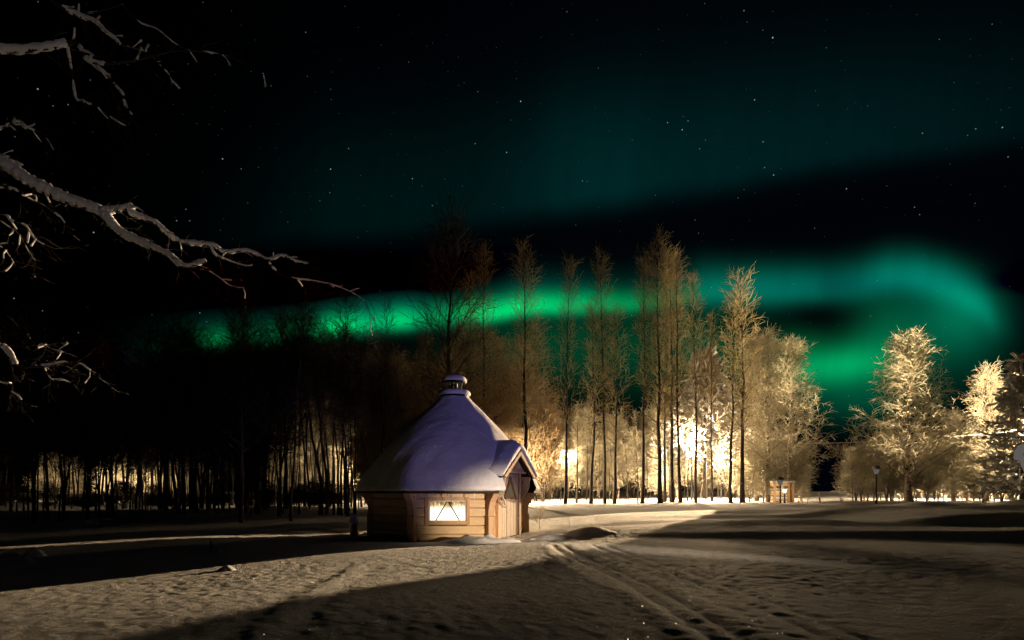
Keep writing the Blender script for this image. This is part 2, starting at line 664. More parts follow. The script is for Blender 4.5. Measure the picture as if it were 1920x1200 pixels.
def lattice(seed, cell):
    tab = np.random.RandomState(seed).uniform(-1, 1, (512, 512))

    def f(x, y):
        u, v = x / cell, y / cell
        iu, iv = np.floor(u).astype(int), np.floor(v).astype(int)
        fu, fv = u - iu, v - iv
        fu, fv = fu * fu * (3 - 2 * fu), fv * fv * (3 - 2 * fv)
        g = lambda a, b: tab[a & 511, b & 511]
        return (g(iu, iv) * (1 - fu) + g(iu + 1, iv) * fu) * (1 - fv) + (g(iu, iv + 1) * (1 - fu) + g(iu + 1, iv + 1) * fu) * fv
    return f


GRAIN = [(lattice(51, .07), .0052), (lattice(52, .11), .0044), (lattice(53, .22), .0018), (lattice(54, .8), .002), (lattice(55, 2.3), .010)]


def grain(x, y):
    c, q = math.cos(.5), math.sin(.5)
    a, b = x * c + y * q, (y * c - x * q)
    z = 0
    for f, h in GRAIN:
        z = z + f(a * 1.25, b * .8) * h
    patch = .65 + .5 * GRAIN[4][0](x * .9 + 40, y * .9)
    return z * np.clip(patch, .25, 1.2) * (.6 + .95 * sstep(4, 9, y))


WAVES = [(rs.uniform(.15, .9), rs.uniform(0, 6.28), rs.uniform(0, 6.28)) for _ in range(14)]


def rolling(x, y):
    z = 0
    for k, a, p in WAVES:
        z = z + np.sin(k * (x * np.cos(a) + y * np.sin(a)) + p) * .012 / k ** .8
    return z


def along(x, y, p, q):
    d = np.array(q, float) - np.array(p, float)
    L = np.hypot(*d)
    d /= L
    s = ((x - p[0]) * d[0] + (y - p[1]) * d[1])
    o = -(x - p[0]) * d[1] + (y - p[1]) * d[0]
    return s, o, L


def gauss(q, s): return np.exp(-(q / s) ** 2)


def ground_z(x, y):
    x = np.asarray(x, float)
    y = np.asarray(y, float)
    z = rolling(x, y) * sstep(1, 6, y) + .13 * sstep(24, 46, y)
    # snow banks pushed up across the right of the yard
    H = .10 + .16 * sstep(2, 6, x) + .34 * sstep(8, 17, x)
    edge = 15.6 + .35 * np.sin(x * .55) - .02 * x
    on = sstep(1.0, 4.5, x)
    wob2 = .12 * np.sin(x * .9 + y * .3) * sstep(7, 12, x)
    z = z + on * (.5 * H) * sstep(edge, edge + 1.1, y) * (1 - .55 * sstep(22, 34, y))
    z = z + on * (.5 * H + wob2 * .5) * sstep(edge + 2.6, edge + 4.6, y) * (1 - .75 * sstep(21, 32, y))
    z = z + .16 * gauss(y - (24.5 + .5 * np.sin(x * .5)), 1.1) * sstep(4, 8, x)
    z = z + .14 * gauss(y - (29 + .8 * np.sin(x * .35 + 1)), 1.3) * sstep(6, 10, x)
    for hx, hy, hr, hh in ((22.5, 32, 2.2, .45), (25.5, 30, 1.5, .42), (28.5, 29, 2.3, .62), (31.5, 28, 2.4, .55), (20, 35, 2.0, .3), (17.2, 36, 1.8, .22), (34, 30, 3, .6)):
        z = z + hh * np.exp(-(((x - hx) / hr) ** 2 + ((y - hy) / (hr * .6)) ** 2))
    # low swell in front of the cabin, trodden path to its door
    z = z + .10 * np.exp(-(((x - 2.4) / 1.9) ** 2 + ((y - 18.6) / 1.4) ** 2))
    z = z - .12 * gauss(y - 20.2, .9) * sstep(.8, 2, x) * (1 - sstep(5, 8, x))
    # ski tracks
    s, o, L = along(x, y, (1.0, 14.2), (1.78, 4.0))
    on = sstep(-.6, .6, s) * (1 - sstep(40, 41, s))
    rough = .5 + .5 * np.sin(s * 9 + 2 * np.sin(s * 3.1))
    o2 = o + .06 * np.sin(s * .9)
    z = z + on * .38 * (-.07 * gauss(o2, .07) - .06 * gauss(o2 - .26, .06) + .05 * gauss(o2 + .22, .13) * (.85 + .15 * rough)
                  + .03 * gauss(o2 - .48, .1) - .05 * gauss(o2 - .95, .07) + .02 * gauss(o2 - .75, .09) - .035 * gauss(o2 - 1.25, .07))
    s, o, L = along(x, y, (-3.1, 12), (-2.3, 4.5))
    on = sstep(.5, 3, s) * (1 - sstep(20, 21, s))
    z = z + on * .3 * (-.03 * gauss(o, .12) - .025 * gauss(o - .55, .1) + .02 * gauss(o - .25, .12))
    z = z + grain(x, y) * sstep(2.5, 4, y) * (1 - sstep(30, 60, y))
    # trodden patches left behind the cabin
    t_ = np.sin(x * 2.3 + y * 1.1) * np.sin(y * 2.9 - x * .8)
    z = z + .05 * t_ * np.exp(-(((x + 6.5) / 3.2) ** 2 + ((y - 20.5) / 2.8) ** 2))
    return z


def axis(lo, hi, c, step, growth):
    out = [c]
    a = c
    while a < hi:
        a += step + growth * max(0, abs(a - c) - 7)
        out.append(a)
    a = c
    low = []
    while a > lo:
        a -= step + growth * max(0, abs(a - c) - 7)
        low.append(a)
    return np.array(low[::-1] + out)


gx = axis(-320, 320, 0.5, 0.035, 0.02)
gy = np.concatenate([np.linspace(-60, 3.0, 24)[:-1], axis(3.0, 620, 10.0, 0.035, 0.02)])
GX, GY = np.meshgrid(gx, gy)
GZ = ground_z(GX, GY)
V = np.stack([GX, GY, GZ], -1).reshape(-1, 3)
idx = np.arange(len(V)).reshape(GX.shape)
Q = np.stack([idx[:-1, :-1], idx[:-1, 1:], idx[1:, 1:], idx[1:, :-1]], -1).reshape(-1, 4)
tag(obj('snow_ground', mesh_np('snow_ground', V, Q, M_SNOW_G)), kind='structure')


def gz(x, y): return float(ground_z(x, y))


def P(px, D, y=None):
    """point seen at pixel column px at distance D (and at row y)"""
    x = (px - 960) / F * D
    if y is None:
        return (x, D, gz(x, D))
    return (x, D, CAM_Z + (HOR - y) / F * D)


# ------------------------------------------------------------------ the grill cabin
cabin = empty('grill_cabin', (0, 0, 0))
tag(cabin, 'six sided wooden grill cabin with snow covered pointed roof and lit window', 'cabin')
CEN = Vector((-2.03, 18.65, 0))
APEX = Vector((-1.83, 18.65, 0))
EAVE = [Vector(p).to_3d() for p in ((-4.98, 18.70), (-2.97, 16.10), (-.34, 16.20), (.93, 18.60), (-1.09, 21.20), (-3.72, 21.10))]
WALL = [CEN + (e - CEN) * .83 for e in EAVE]
EZ = 1.27
ZUP = Vector((0, 0, 1))


def face_axes(i):
    a, b = WALL[i], WALL[(i + 1) % 6]
    t_ = (b - a).normalized()
    n_ = Vector((t_.y, -t_.x, 0))
    if n_.dot((a + b) / 2 - CEN) < 0: n_ = -n_
    return a, b, t_, n_


WIN_C = None
a, b, t_, n_ = face_axes(1)
# window centre along the front wall (seen at column 839)
kk = 0
for k in np.linspace(0, (b - a).length, 400):
    p = a + t_ * k
    if abs(960 + F * p.x / p.y - 838.5) < 1.0: kk = k
WK, WW, WZ0, WZ1 = kk, .54, .43, 1.03
for i in range(6):
    a, b, t_, n_ = face_axes(i)
    L = (b - a).length
    bm = bmesh.new()
    zs = [-.25, 0.06, .31, .56, .81, 1.06, 1.32]
    for z0, z1 in zip(zs, zs[1:]):
        prof = [(-.11, z0), (-.05, z0), (0, z0 + .02), (0, z1 - .02), (-.05, z1), (-.11, z1)]
        segs = [(0.02, L - .02)]
        if i == 1 and z0 < WZ1 and z1 > WZ0:
            segs = [(0.02, WK - WW), (WK + WW, L - .02)]
        for s0, s1 in segs:
            prism(bm, prof, n_, ZUP, t_, a + t_ * s0, s1 - s0)
    w = obj_bm('wall', bm, M_LOG, cabin)
    # local grain: the log texture runs along the wall
    rot = Matrix((t_, -n_ if n_.cross(t_).z > 0 else n_, ZUP)).transposed().to_4x4()
    if rot.determinant() < 0:
        rot = Matrix((t_, n_, ZUP)).transposed().to_4x4()
    mw4 = Matrix.Translation(a) @ rot
    w.data.transform(mw4.inverted())
    w.matrix_local = mw4
# boards that flare outwards under the eaves at each corner
for i in range(6):
    c = WALL[i]
    r_ = (c - CEN).normalized()
    s_ = Vector((-r_.y, r_.x, 0))
    bm = bmesh.new()
    prism(bm, [(-.06, .56), (.07, .56), (.09, .8), (.17, 1.0), (.36, 1.22), (.36, 1.30), (-.06, 1.30)], r_, ZUP, s_, c - s_ * .10, .20)
    obj_bm('corner_bracket', bm, M_BOARD, cabin, .006)
    bm = bmesh.new()
    prism(bm, [(-.06, -.3), (.115, -.3), (.115, .555), (.07, .60), (-.06, .60)], r_, ZUP, s_, c - s_ * .115, .23)
    obj_bm('corner_post', bm, M_BOARD, cabin, .006)

# window
a, b, t_, n_ = face_axes(1)
W0 = a + t_ * WK
fr = bmesh.new()
for (x0, x1, z0, z1) in ((-WW - .09, -WW + .01, WZ0 - .09, WZ1 + .09), (WW - .01, WW + .09, WZ0 - .09, WZ1 + .09),
                         (-WW + .01, WW - .01, WZ1 - .01, WZ1 + .09), (-WW + .01, WW - .01, WZ0 - .09, WZ0 + .01)):
    prism(fr, [(x0, z0), (x1, z0), (x1, z1), (x0, z1)], t_, ZUP, n_, W0 - n_ * .08, .115)
win = obj_bm('window', fr, M_BOARD, cabin, .005)
ins = bmesh.new()
for (x0, x1, z0, z1) in ((-WW + .01, -WW + .045, WZ0 + .01, WZ1 - .01), (WW - .045, WW - .01, WZ0 + .01, WZ1 - .01),
                         (-WW + .045, WW - .045, WZ1 - .04, WZ1 - .01), (-WW + .045, WW - .045, WZ0 + .01, WZ0 + .035)):
    prism(ins, [(x0, z0), (x1, z0), (x1, z1), (x0, z1)], t_, ZUP, n_, W0 - n_ * .07, .075)
obj_bm('sash', ins, plain('white_sash', (.72, .66, .56), .5, 0, .05), win)
pn = bmesh.new()
prism(pn, [(-WW + .02, WZ0 + .02), (WW - .02, WZ0 + .02), (WW - .02, WZ1 - .02), (-WW + .02, WZ1 - .02)], t_, ZUP, n_, W0 - n_ * .06, .02)
po = obj_bm('pane', pn, M_WINDOW, win)
gb = bmesh.new()
for s in (-1, 1):
    bar(gb, W0 + t_ * (s * .02) + ZUP * (WZ1 - .04) - n_ * .02, W0 + t_ * (s * .33) + ZUP * (WZ0 + .03) - n_ * .015, .03, .03, up=n_)
obj_bm('glazing_bar', gb, M_DARKWOOD, win)

# roof boards and eave edge, open over the door
a, b, tD, nD = face_axes(2)
DC = Vector((-.145, 17.53, 0))
GC = DC + nD * .42
cc2 = [CEN + (e - CEN) * .985 for e in EAVE]
bm = bmesh.new()
def in_door_opening(p):
    d = Vector(p) - DC
    s, n = d.dot(tD), d.dot(nD)
    return n > -.35 and abs(s) < .93 and p[2] < 2.50 - .80 * abs(s)


def ring_at(f, z, c=CEN, m=24):
    out = []
    for i in range(6):
        p, q = c + (EAVE[i] - CEN) * f, c + (EAVE[(i + 1) % 6] - CEN) * f
        out += [bm.verts.new(p.lerp(q, k / m) + ZUP * z) for k in range(m)]
    return out


RB = [ring_at(.80, EZ + .02), ring_at(.985, EZ - .05), ring_at(.985, EZ + .03)]
for k in range(1, 25):
    u = k / 24
    RB.append(ring_at(.985 * (1 - u) + .12 * u, EZ + .03 + (4.12 - EZ - .03) * u, CEN.lerp(APEX, u)))
for r0, r1 in zip(RB, RB[1:]):
    for k in range(len(r0)):
        q_ = (r0[k], r0[(k + 1) % len(r0)], r1[(k + 1) % len(r0)], r1[k])
        if not in_door_opening(sum((v.co for v in q_), Vector()) / 4):
            bm.faces.new(q_)

roof = obj_bm('roof', bm, M_DARKWOOD, cabin)

# snow on the roof: hexagonal at the eaves, round towards the top
NT = 144


def hex_r(th):
    d = Vector((math.cos(th), math.sin(th), 0))
    for i in range(6):
        p, q = EAVE[i] - CEN, EAVE[(i + 1) % 6] - CEN
        e = q - p
        den = d.x * e.y - d.y * e.x
        if abs(den) < 1e-9: continue
        r_ = (p.x * e.y - p.y * e.x) / den
        s_ = (p.x * d.y - p.y * d.x) / den
        if r_ > 0 and -1e-6 <= s_ <= 1 + 1e-6: return r_
    return 2.6


TH = np.linspace(0, 2 * math.pi, NT, endpoint=False)
HR = np.array([hex_r(q) for q in TH])
HS = HR.copy()
for _ in range(3):
    HS = (np.roll(HS, 1) + HS * 2 + np.roll(HS, -1)) / 4
PROF = [(.975, 1.285), (1.0, 1.30), (1.015, 1.345), (1.012, 1.42), (.995, 1.52), (.965, 1.70), (.91, 1.95), (.83, 2.28), (.745, 2.60), (.64, 2.93), (.535, 3.24), (.43, 3.53), (.335, 3.80), (.26, 4.0), (.205, 4.14), (.175, 4.24), (.15, 4.27), (.02, 4.28)]
PROF_D = []
for (f0, z0), (f1, z1) in zip(PROF, PROF[1:]):
    for q in (0, 1 / 3, 2 / 3):
        PROF_D.append((f0 + (f1 - f0) * q, z0 + (z1 - z0) * q))
PROF_D.append(PROF[-1])
rows = []
for f, z in PROF_D:
    mixr = sstep(1.5, 3.4, z)
    c = CEN + (APEX - CEN) * float(sstep(1.3, 4.2, z))
    r_ = (HS * (1 - mixr) + 2.80 * mixr) * f
    lump = 1 + .006 * np.sin(TH * 7 + z * 3) + .005 * np.sin(TH * 13 - z * 5)
    zz = z + .012 * np.sin(TH * 9 + 1.3) * (1.3 < z < 1.6)
    rows.append(np.stack([c.x + r_ * lump * np.cos(TH), c.y + r_ * lump * np.sin(TH), np.broadcast_to(zz, TH.shape)], -1))
V = np.array(rows)
nr = len(rows)
idx = np.arange(nr * NT).reshape(nr, NT)
Q = np.stack([idx[:-1], np.roll(idx, -1, 1)[:-1], np.roll(idx, -1, 1)[1:], idx[1:]], -1).reshape(-1, 4)
Vf = V.reshape(-1, 3)
Q = np.array([q for q in Q if not in_door_opening(Vector(Vf[q].mean(0)))])
obj('snow', mesh_np('roof_snow', Vf, Q, M_SNOW_ROOF), roof)

# chimney hood
AX, AY = APEX.x, APEX.y
bm = bmesh.new()
lathe_bm(bm, [(.46, 4.05), (.46, 4.33), (.30, 4.345)], 28, (AX, AY, 0))
chim = obj_bm('chimney', bm, M_METAL, cabin)
bm = bmesh.new()
lathe_bm(bm, [(.485, 4.31), (.51, 4.33), (.515, 4.40), (.47, 4.455), (.36, 4.475), (.2, 4.475)], 32, (AX, AY, 0))
obj_bm('collar_snow', bm, M_SNOW, chim, smooth=True)
bm = bmesh.new()
for k in range(6):
    an = k * math.pi / 3 + .5
    d = Vector((math.cos(an), math.sin(an), 0))
    bar(bm, Vector((AX, AY, 4.44)) + d * .22, Vector((AX, AY, 4.73)) + d * .33, .022, .022)
lathe_bm(bm, [(.10, 4.46), (.10, 4.72), (.02, 4.72)], 12, (AX, AY, 0))
obj_bm('cap_strut', bm, M_METAL, chim)
bm = bmesh.new()
lathe_bm(bm, [(.36, 4.70), (.385, 4.71), (.385, 4.75), (.3, 4.765)], 28, (AX, AY, 0))
cap = obj_bm('chimney_cap', bm, M_METAL, chim)
bm = bmesh.new()
lathe_bm(bm, [(.36, 4.756), (.385, 4.77), (.385, 4.83), (.34, 4.90), (.22, 4.95), (.08, 4.965), (.01, 4.966)], 28, (AX, AY, 0))
obj_bm('snow', bm, M_SNOW, cap, smooth=True)

# door side: dormer with gable


def dpt(base, s, n, z): return base + tD * s + nD * n + ZUP * z


bm = bmesh.new()
for s in (-1, 1):
    # roof slab of the dormer
    prism(bm, [(s * 1.12, 1.70), (0, 2.545), (0, 2.48), (s * 1.06, 1.66)], tD, ZUP, nD, GC - nD * 1.75, 1.76)
dorm = obj_bm('dormer', bm, M_DARKWOOD, cabin)
for s in (-1, 1):
    bm = bmesh.new()
    prism(bm, [(s * 1.0, 1.72), (s * .002, 2.475), (s * .002, 2.35), (s * .90, 1.67)], tD, ZUP, nD, GC + nD * .012, .035)
    obj_bm('bargeboard', bm, M_BOARD, dorm)
bm = bmesh.new()
prism(bm, [(-.72, 1.88), (.72, 1.88), (0.02, 2.44), (-.02, 2.44)], tD, ZUP, nD, DC + nD * .16, .05)
prism(bm, [(-.80, 1.82), (.80, 1.82), (.72, 1.879), (-.72, 1.879)], tD, ZUP, nD, DC + nD * .16, .09)
gab = obj_bm('gable', bm, M_LOG, dorm)
bm = bmesh.new()
prism(bm, [(-.16, 1.93), (.2, 1.93), (.02, 2.24), (-.16, 2.1)], tD, ZUP, nD, DC + nD * .212, .06)
obj_bm('gable_ornament', bm, M_BOARD, gab)
# snow on the dormer
rows = []
ns = 26
for f in np.linspace(0, 1, 22):
    n = -2.0 + 2.05 * f
    tip = float(sstep(.86, 1.0, f))
    row = []
    for k in range(ns + 1):
        q = -1 + 2 * k / ns
        aq = abs(q)
        zt = 2.60 - (.92 * math.sqrt(aq * aq + .012)) + .33 * (1 - .35 * aq ** 3)
        w = 1.24 * (1 + .05 * (1 - aq))
        zz = zt - tip * .16
        row.append(dpt(GC, q * w * (1 - .05 * tip), n + .012 * math.sin(k * 2.1) * f, zz + .012 * math.sin(q * 9 + f * 6)))
    under = []
    for k in range(ns, -1, -1):
        q = -1 + 2 * k / ns
        under.append(dpt(GC, q * 1.12, n - .0, 2.552 - .845 * abs(q) + .004))
    rows.append(row + under)
V = np.array([[tuple(p) for p in r_] for r_ in rows])
nr, nc = V.shape[:2]
idx = np.arange(nr * nc).reshape(nr, nc)
Q = np.stack([idx[:-1], np.roll(idx, -1, 1)[:-1], np.roll(idx, -1, 1)[1:], idx[1:]], -1).reshape(-1, 4)
# close the front end between top and underside
endq = [[idx[-1, k], idx[-1, k + 1], idx[-1, nc - 2 - k], idx[-1, nc - 1 - k]] for k in range(ns)]
Q = np.concatenate([Q, np.array(endq)])
obj('snow', mesh_np('dormer_snow', V.reshape(-1, 3), Q, M_SNOW_ROOF), dorm)
bm = bmesh.new()
prism(bm, [(-1.0, 1.30), (1.0, 1.30), (1.0, 1.72), (0, 2.5), (-1.0, 1.72)], tD, ZUP, nD, DC - nD * .12, .08)
obj_bm('dormer_back', bm, M_PLANK, dorm)
# brackets beside the door
for s in (-1, 1):
    bm = bmesh.new()
    prism(bm, [(.02, 1.0), (.10, 1.06), (.22, 1.2), (.34, 1.38), (.38, 1.72), (.02, 1.72)], nD, ZUP, tD, DC + tD * (s * .80 - .02), .04)
    obj_bm('dormer_bracket', bm, M_PLANK, cabin)
# door with planks
door_root = None
bm = bmesh.new()
x = -.58
rr = random.Random(3)
while x < .56:
    w_ = min(rr.uniform(.12, .17), .58 - x)
    prism(bm, [(x, -.05), (x + w_ - .012, -.05), (x + w_ - .012, 1.80), (x, 1.80)], tD, ZUP, nD, DC + nD * .03, .045 + rr.uniform(0, .008))
    x += w_
door = obj_bm('door', bm, M_PLANK, cabin)
for s0, s1, z0, z1 in ((-.72, -.60, -.1, 1.82), (.60, .72, -.1, 1.82)):
    bm = bmesh.new()
    prism(bm, [(s0, z0), (s1, z0), (s1, z1), (s0, z1)], tD, ZUP, nD, DC + nD * .005, .10)
    obj_bm('door_jamb', bm, M_BOARD, door)
bm = bmesh.new()
tri = [(-.36, 1.08), (.36, 1.08), (0, 1.66)]
for (p, q) in zip(tri, tri[1:] + tri[:1]):
    P0, P1 = dpt(DC, p[0], .10, p[1]), dpt(DC, q[0], .10, q[1])
    d = (P1 - P0).normalized()
    bar(bm, P0 - d * .05, P1 + d * .05, .07, .06, up=nD)
wtri = obj_bm('door_window', bm, plain('brown_frame', (.12, .07, .045), .7), door)
bm = bmesh.new()
prism(bm, [(-.30, 1.11), (.30, 1.11), (0, 1.60)], tD, ZUP, nD, DC + nD * .084, .008)
obj_bm('pane', bm, emitter('dim_pane', (1.0, .72, .42), .13), wtri)
# bent wooden ring used as a handle
ring_pts = [(-.72, 1.17), (-.60, 1.12), (-.50, 1.02), (-.44, .90), (-.43, .83), (-.55, .86), (-.68, .91), (-.76, .98), (-.78, 1.08), (-.72, 1.17)]
pts = np.array([[tuple(dpt(DC, s, .17, z)) for s, z in ring_pts]])
V, Q = tubes(pts, np.full((1, len(ring_pts)), .028), 8)
obj('handle', mesh_np('handle', V, Q, M_PLANK), door)
# icicles under the front eave
ic = random.Random(11)
A0, B0 = EAVE[1], EAVE[2]
for k in range(14):
    s_ = ic.choice([ic.uniform(.1, .3), ic.uniform(.35, .62), ic.uniform(.7, .92)])
    p = A0.lerp(B0, s_) + (CEN - A0.lerp(B0, s_)).normalized() * .05 + ZUP * (EZ - .055)
    Lc = ic.choice([.05, .08, .12, .22])
    pts = np.array([[tuple(p + ZUP * .01), tuple(p - ZUP * Lc * .5), tuple(p - ZUP * Lc)]])
    V, Q = tubes(pts, np.array([[.011, .007, .001]]), 6)
    obj('icicle', mesh_np('icicle', V, Q, M_ICE), cabin)

# ------------------------------------------------------------------ snow heaps and small things on the snow


def heap(name, label, x, y, rx, ry, h, seed, group=None, clods=0.25, rot=0.0):
    r_ = np.random.RandomState(seed)
    n = 46
    g = np.linspace(-1.25, 1.25, n)
    X, Y = np.meshgrid(g, g)
    rad = np.sqrt(X ** 2 + Y ** 2)
    Z = np.clip(1 - rad ** 1.6, -.3, 1)
    for k in range(26):
        ax, ay, s = r_.uniform(-.9, .9), r_.uniform(-.9, .9), r_.uniform(.07, .25)
        Z = Z + clods * r_.uniform(-.6, 1) * np.exp(-((X - ax) ** 2 + (Y - ay) ** 2) / s ** 2) * (rad < 1.05)
    c, s_ = math.cos(rot), math.sin(rot)
    wx, wy = x + X * rx * c - Y * ry * s_, y + X * rx * s_ + Y * ry * c
    WZ = ground_z(wx, wy) + Z * h - .02
    V = np.stack([X * rx * c - Y * ry * s_, X * rx * s_ + Y * ry * c, WZ - gz(x, y)], -1).reshape(-1, 3)
    i = np.arange(n * n).reshape(n, n)
    Q = np.stack([i[:-1, :-1], i[:-1, 1:], i[1:, 1:], i[1:, :-1]], -1).reshape(-1, 4)
    o = obj(name, mesh_np(name, V, Q, M_SNOW), None, (x, y, gz(x, y)))
    return tag(o, label, 'snow heap', group)


heap('snow_heap', 'cloddy shovelled snow heap below the lit window and door of the cabin', -.95, 15.7, 1.25, .42, .20, 1, None, .55)
heap('snow_heap', 'smooth rounded snow heap on the path right of the cabin', P(1105, 17.2)[0], 17.2, .85, .6, .22, 2, None, .1)
heap('snow_heap', 'low lumpy snow heap at the right corner of the cabin, beside the door', P(1030, 16.6)[0], 16.6, .7, .5, .14, 8, None, .3)
heap('snow_mound', 'small pointed snow mound alone on the open snow with a long shadow', P(425, 9.75)[0], 9.75, .17, .15, .11, 3, None, .1)
heap('snow_mound', 'small snow mound at the foot of the thin snowy stub', P(402, 12.4)[0], 12.4, .2, .16, .09, 4, None, .2)
heap('snow_mound', 'peaked snow mound at the left edge, nearest the camera of its trio', P(43, 10.6)[0], 10.6, .22, .2, .17, 5, None, .15)
heap('snow_mound', 'dim rounded snow mound behind and right of the peaked mound at the left edge', P(64, 11.6)[0], 11.6, .24, .2, .17, 6, None, .15)
heap('snow_mound', 'dim rounded snow mound farthest left in the shade at the left edge', P(17, 11.4)[0], 11.4, .24, .2, .14, 9, None, .15)

bs = P(395, 12.45)
pts = np.array([[(0, 0, -.05), (.01, 0, .1), (-.005, 0, .2), (-.01, .0, .29)]])
V, Q = tubes(pts, np.array([[.02, .016, .012, .006]]), 6)
tag(obj('twig_stub', mesh_np('twig_stub', V, Q, M_BARK_SNOWY), None, bs), 'thin upright stub sticking out of the small snow mound', 'twig')

# stump post left of the cabin with a rounded snow hat
pb = P(664, 18.6)
st = empty('wooden_bollard', pb)
tag(st, 'round wooden post with a snow hat standing left of the cabin', 'post')
bm = bmesh.new()
lathe_bm(bm, [(.125, -.15), (.125, .33), (.115, .36)], 20)
obj_bm('post', bm, M_BOARD, st, smooth=True)
bm = bmesh.new()
lathe_bm(bm, [(.11, .345), (.155, .36), (.17, .43), (.155, .52), (.10, .60), (.03, .63), (.004, .632)], 20)
obj_bm('snow_hat', bm, M_SNOW, st, smooth=True)

# ------------------------------------------------------------------ lamps


def park_lamp(px, D, top_y, label, lit, power, group=None, head=1.0, hat=True, away=False):
    x, y, z = P(px, D)
    H = CAM_Z + (HOR - top_y) / F * D - z
    root = empty('park_lamp', (x, y, z))
    tag(root, label, 'lamp', group)
    bm = bmesh.new()
    lathe_bm(bm, [(.07, -.2), (.07, .25), (.05, .3), (.045, H - .62 * head)], 12)
    obj_bm('post', bm, M_POST, root)
    bm = bmesh.new()
    k = head
    lathe_bm(bm, [(.07 * k, H - .62 * k), (.13 * k, H - .55 * k), (.21 * k, H - .30 * k), (.20 * k, H - .27 * k)], 20)
    gl = obj_bm('globe', bm, M_GLOBE_UNLIT_GLOW if lit in ('pale', 'soft') else M_GLOBE_LIT if lit else M_GLOBE_DIM, root, smooth=True)
    bm = bmesh.new()
    lathe_bm(bm, [(.25 * k, H - .27 * k), (.285 * k, H - .25 * k), (.28 * k, H - .13 * k), (.22 * k, H - .03 * k), (.1 * k, H + .01 * k), (.01, H + .015 * k)], 20)
    obj_bm('cap', bm, M_GLOBE_UNLIT_GLOW if lit == 'pale' else M_SNOW if hat == 'snow' else M_GREYCAP, root, smooth=True)
    if power:
        d = bpy.data.lights.new('lamp_light', 'SPOT' if away else 'POINT')
        d.energy = power
        d.color = (1.0, .70, .40)
        d.shadow_soft_size = .12
        o = bpy.data.objects.new('lamp_light', d)
        COL.objects.link(o)
        o.parent = root
        o.location = (0, 0, H - .42 * k)
        if away:      # made-up one-sided cone keeps the near snow and cabin dark
            d.spot_size = R(168)
            d.spot_blend = .4
            o.rotation_euler = (R(80), 0, 0)
    return root


def street_lamp(px, D, head_y, label, power, group=None, down=0):
    x, y, z = P(px, D)
    H = CAM_Z + (HOR - head_y) / F * D - z
    root = empty('street_lamp', (x, y, z))
    tag(root, label, 'street lamp', group)
    bm = bmesh.new()
    lathe_bm(bm, [(.10, -.2), (.10, .8), (.07, .9), (.05, H - .42)], 12)
    obj_bm('post', bm, M_POST, root)
    bm = bmesh.new()
    lathe_bm(bm, [(.05, H - .42), (.22, H - .36), (.33, H - .15), (.30, H - .02)], 20)
    obj_bm('globe', bm, M_GLOBE_LIT, root, smooth=True)
    bm = bmesh.new()
    lathe_bm(bm, [(.36, H - .02), (.37, H + .02), (.25, H + .14), (.02, H + .2)], 20)
    obj_bm('cap', bm, M_GREYCAP, root, smooth=True)
    d = bpy.data.lights.new('lamp_light', 'POINT')
    d.energy = power
    d.color = (1.0, .70, .40)
    d.shadow_soft_size = .2
    o = bpy.data.objects.new('lamp_light', d)
    COL.objects.link(o)
    o.parent = root
    o.location = (0, 0, H - .2)
    if down:      # second light added in the lamp to brighten the ground around the post
        d = bpy.data.lights.new('added_ground_spot', 'SPOT')
        d.energy = down
        d.color = (1.0, .70, .40)
        d.spot_size = R(156)
        d.spot_blend = .35
        d.shadow_soft_size = .15
        o = bpy.data.objects.new('added_ground_spot', d)
        COL.objects.link(o)
        o.parent = root
        o.location = (0, -.12, H - .5)
    return root


street_lamp(1297, 60, 812, 'tall street lamp glaring white behind the tall bare trees', 11000, down=45000)
street_lamp(1352, 66, 870, 'added lower street lamp right of the tall one, behind the trees', 15000)  # hidden lamp added to make the bright background
street_lamp(1064, 68, 850, 'street lamp hidden behind the trunk of the leftmost tall tree right of the cabin', 9000)
street_lamp(1905, 56, 880, 'added street lamp lighting the snowy trees at the right edge from behind', 30000)  # put in behind the trees to brighten them
street_lamp(1740, 62, 880, 'added street lamp behind the bushes right of the big frosted birch', 24000)  # hidden lamp added to light the right-hand thicket
park_lamp(236, 62, 893, 'lit park lamp glowing alone among the black trunks at left', True, 7000, away=True)
park_lamp(-12, 60, 893, 'added lit park lamp out of view beyond the left edge behind the leftmost glowing gap', True, 5000, away=True)  # unseen lamp added for the glow in the leftmost gap
park_lamp(706, 58, 868, 'added lit park lamp hidden behind the left slope of the cabin roof', True, 9000, away=True)  # unseen lamp added for the lit strip left of the cabin
street_lamp(936, 54, 862, 'street lamp hidden behind the cabin roof', 38000)
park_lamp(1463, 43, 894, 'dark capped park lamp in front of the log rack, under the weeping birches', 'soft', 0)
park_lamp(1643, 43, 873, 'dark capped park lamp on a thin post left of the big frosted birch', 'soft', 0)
park_lamp(1670, 50, 905, 'snow capped park lamp half hidden between the dark lamp and the big birch', False, 0, hat='snow', head=1.6)
park_lamp(1471, 43.8, 912, 'small white globe lamp just behind the dark capped lamp at the log rack', True, 150, hat='snow', head=.8)
# near lamp cut by the right edge
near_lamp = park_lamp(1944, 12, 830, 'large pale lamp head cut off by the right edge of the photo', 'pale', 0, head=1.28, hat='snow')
bm = bmesh.new()
hh = CAM_Z + 90 / F * 12 - near_lamp.location.z
bar(bm, (-.36, -.10, hh - .245), (-.10, -.37, hh - .245), .02, .035)
obj_bm('slot', bm, M_POST, near_lamp)

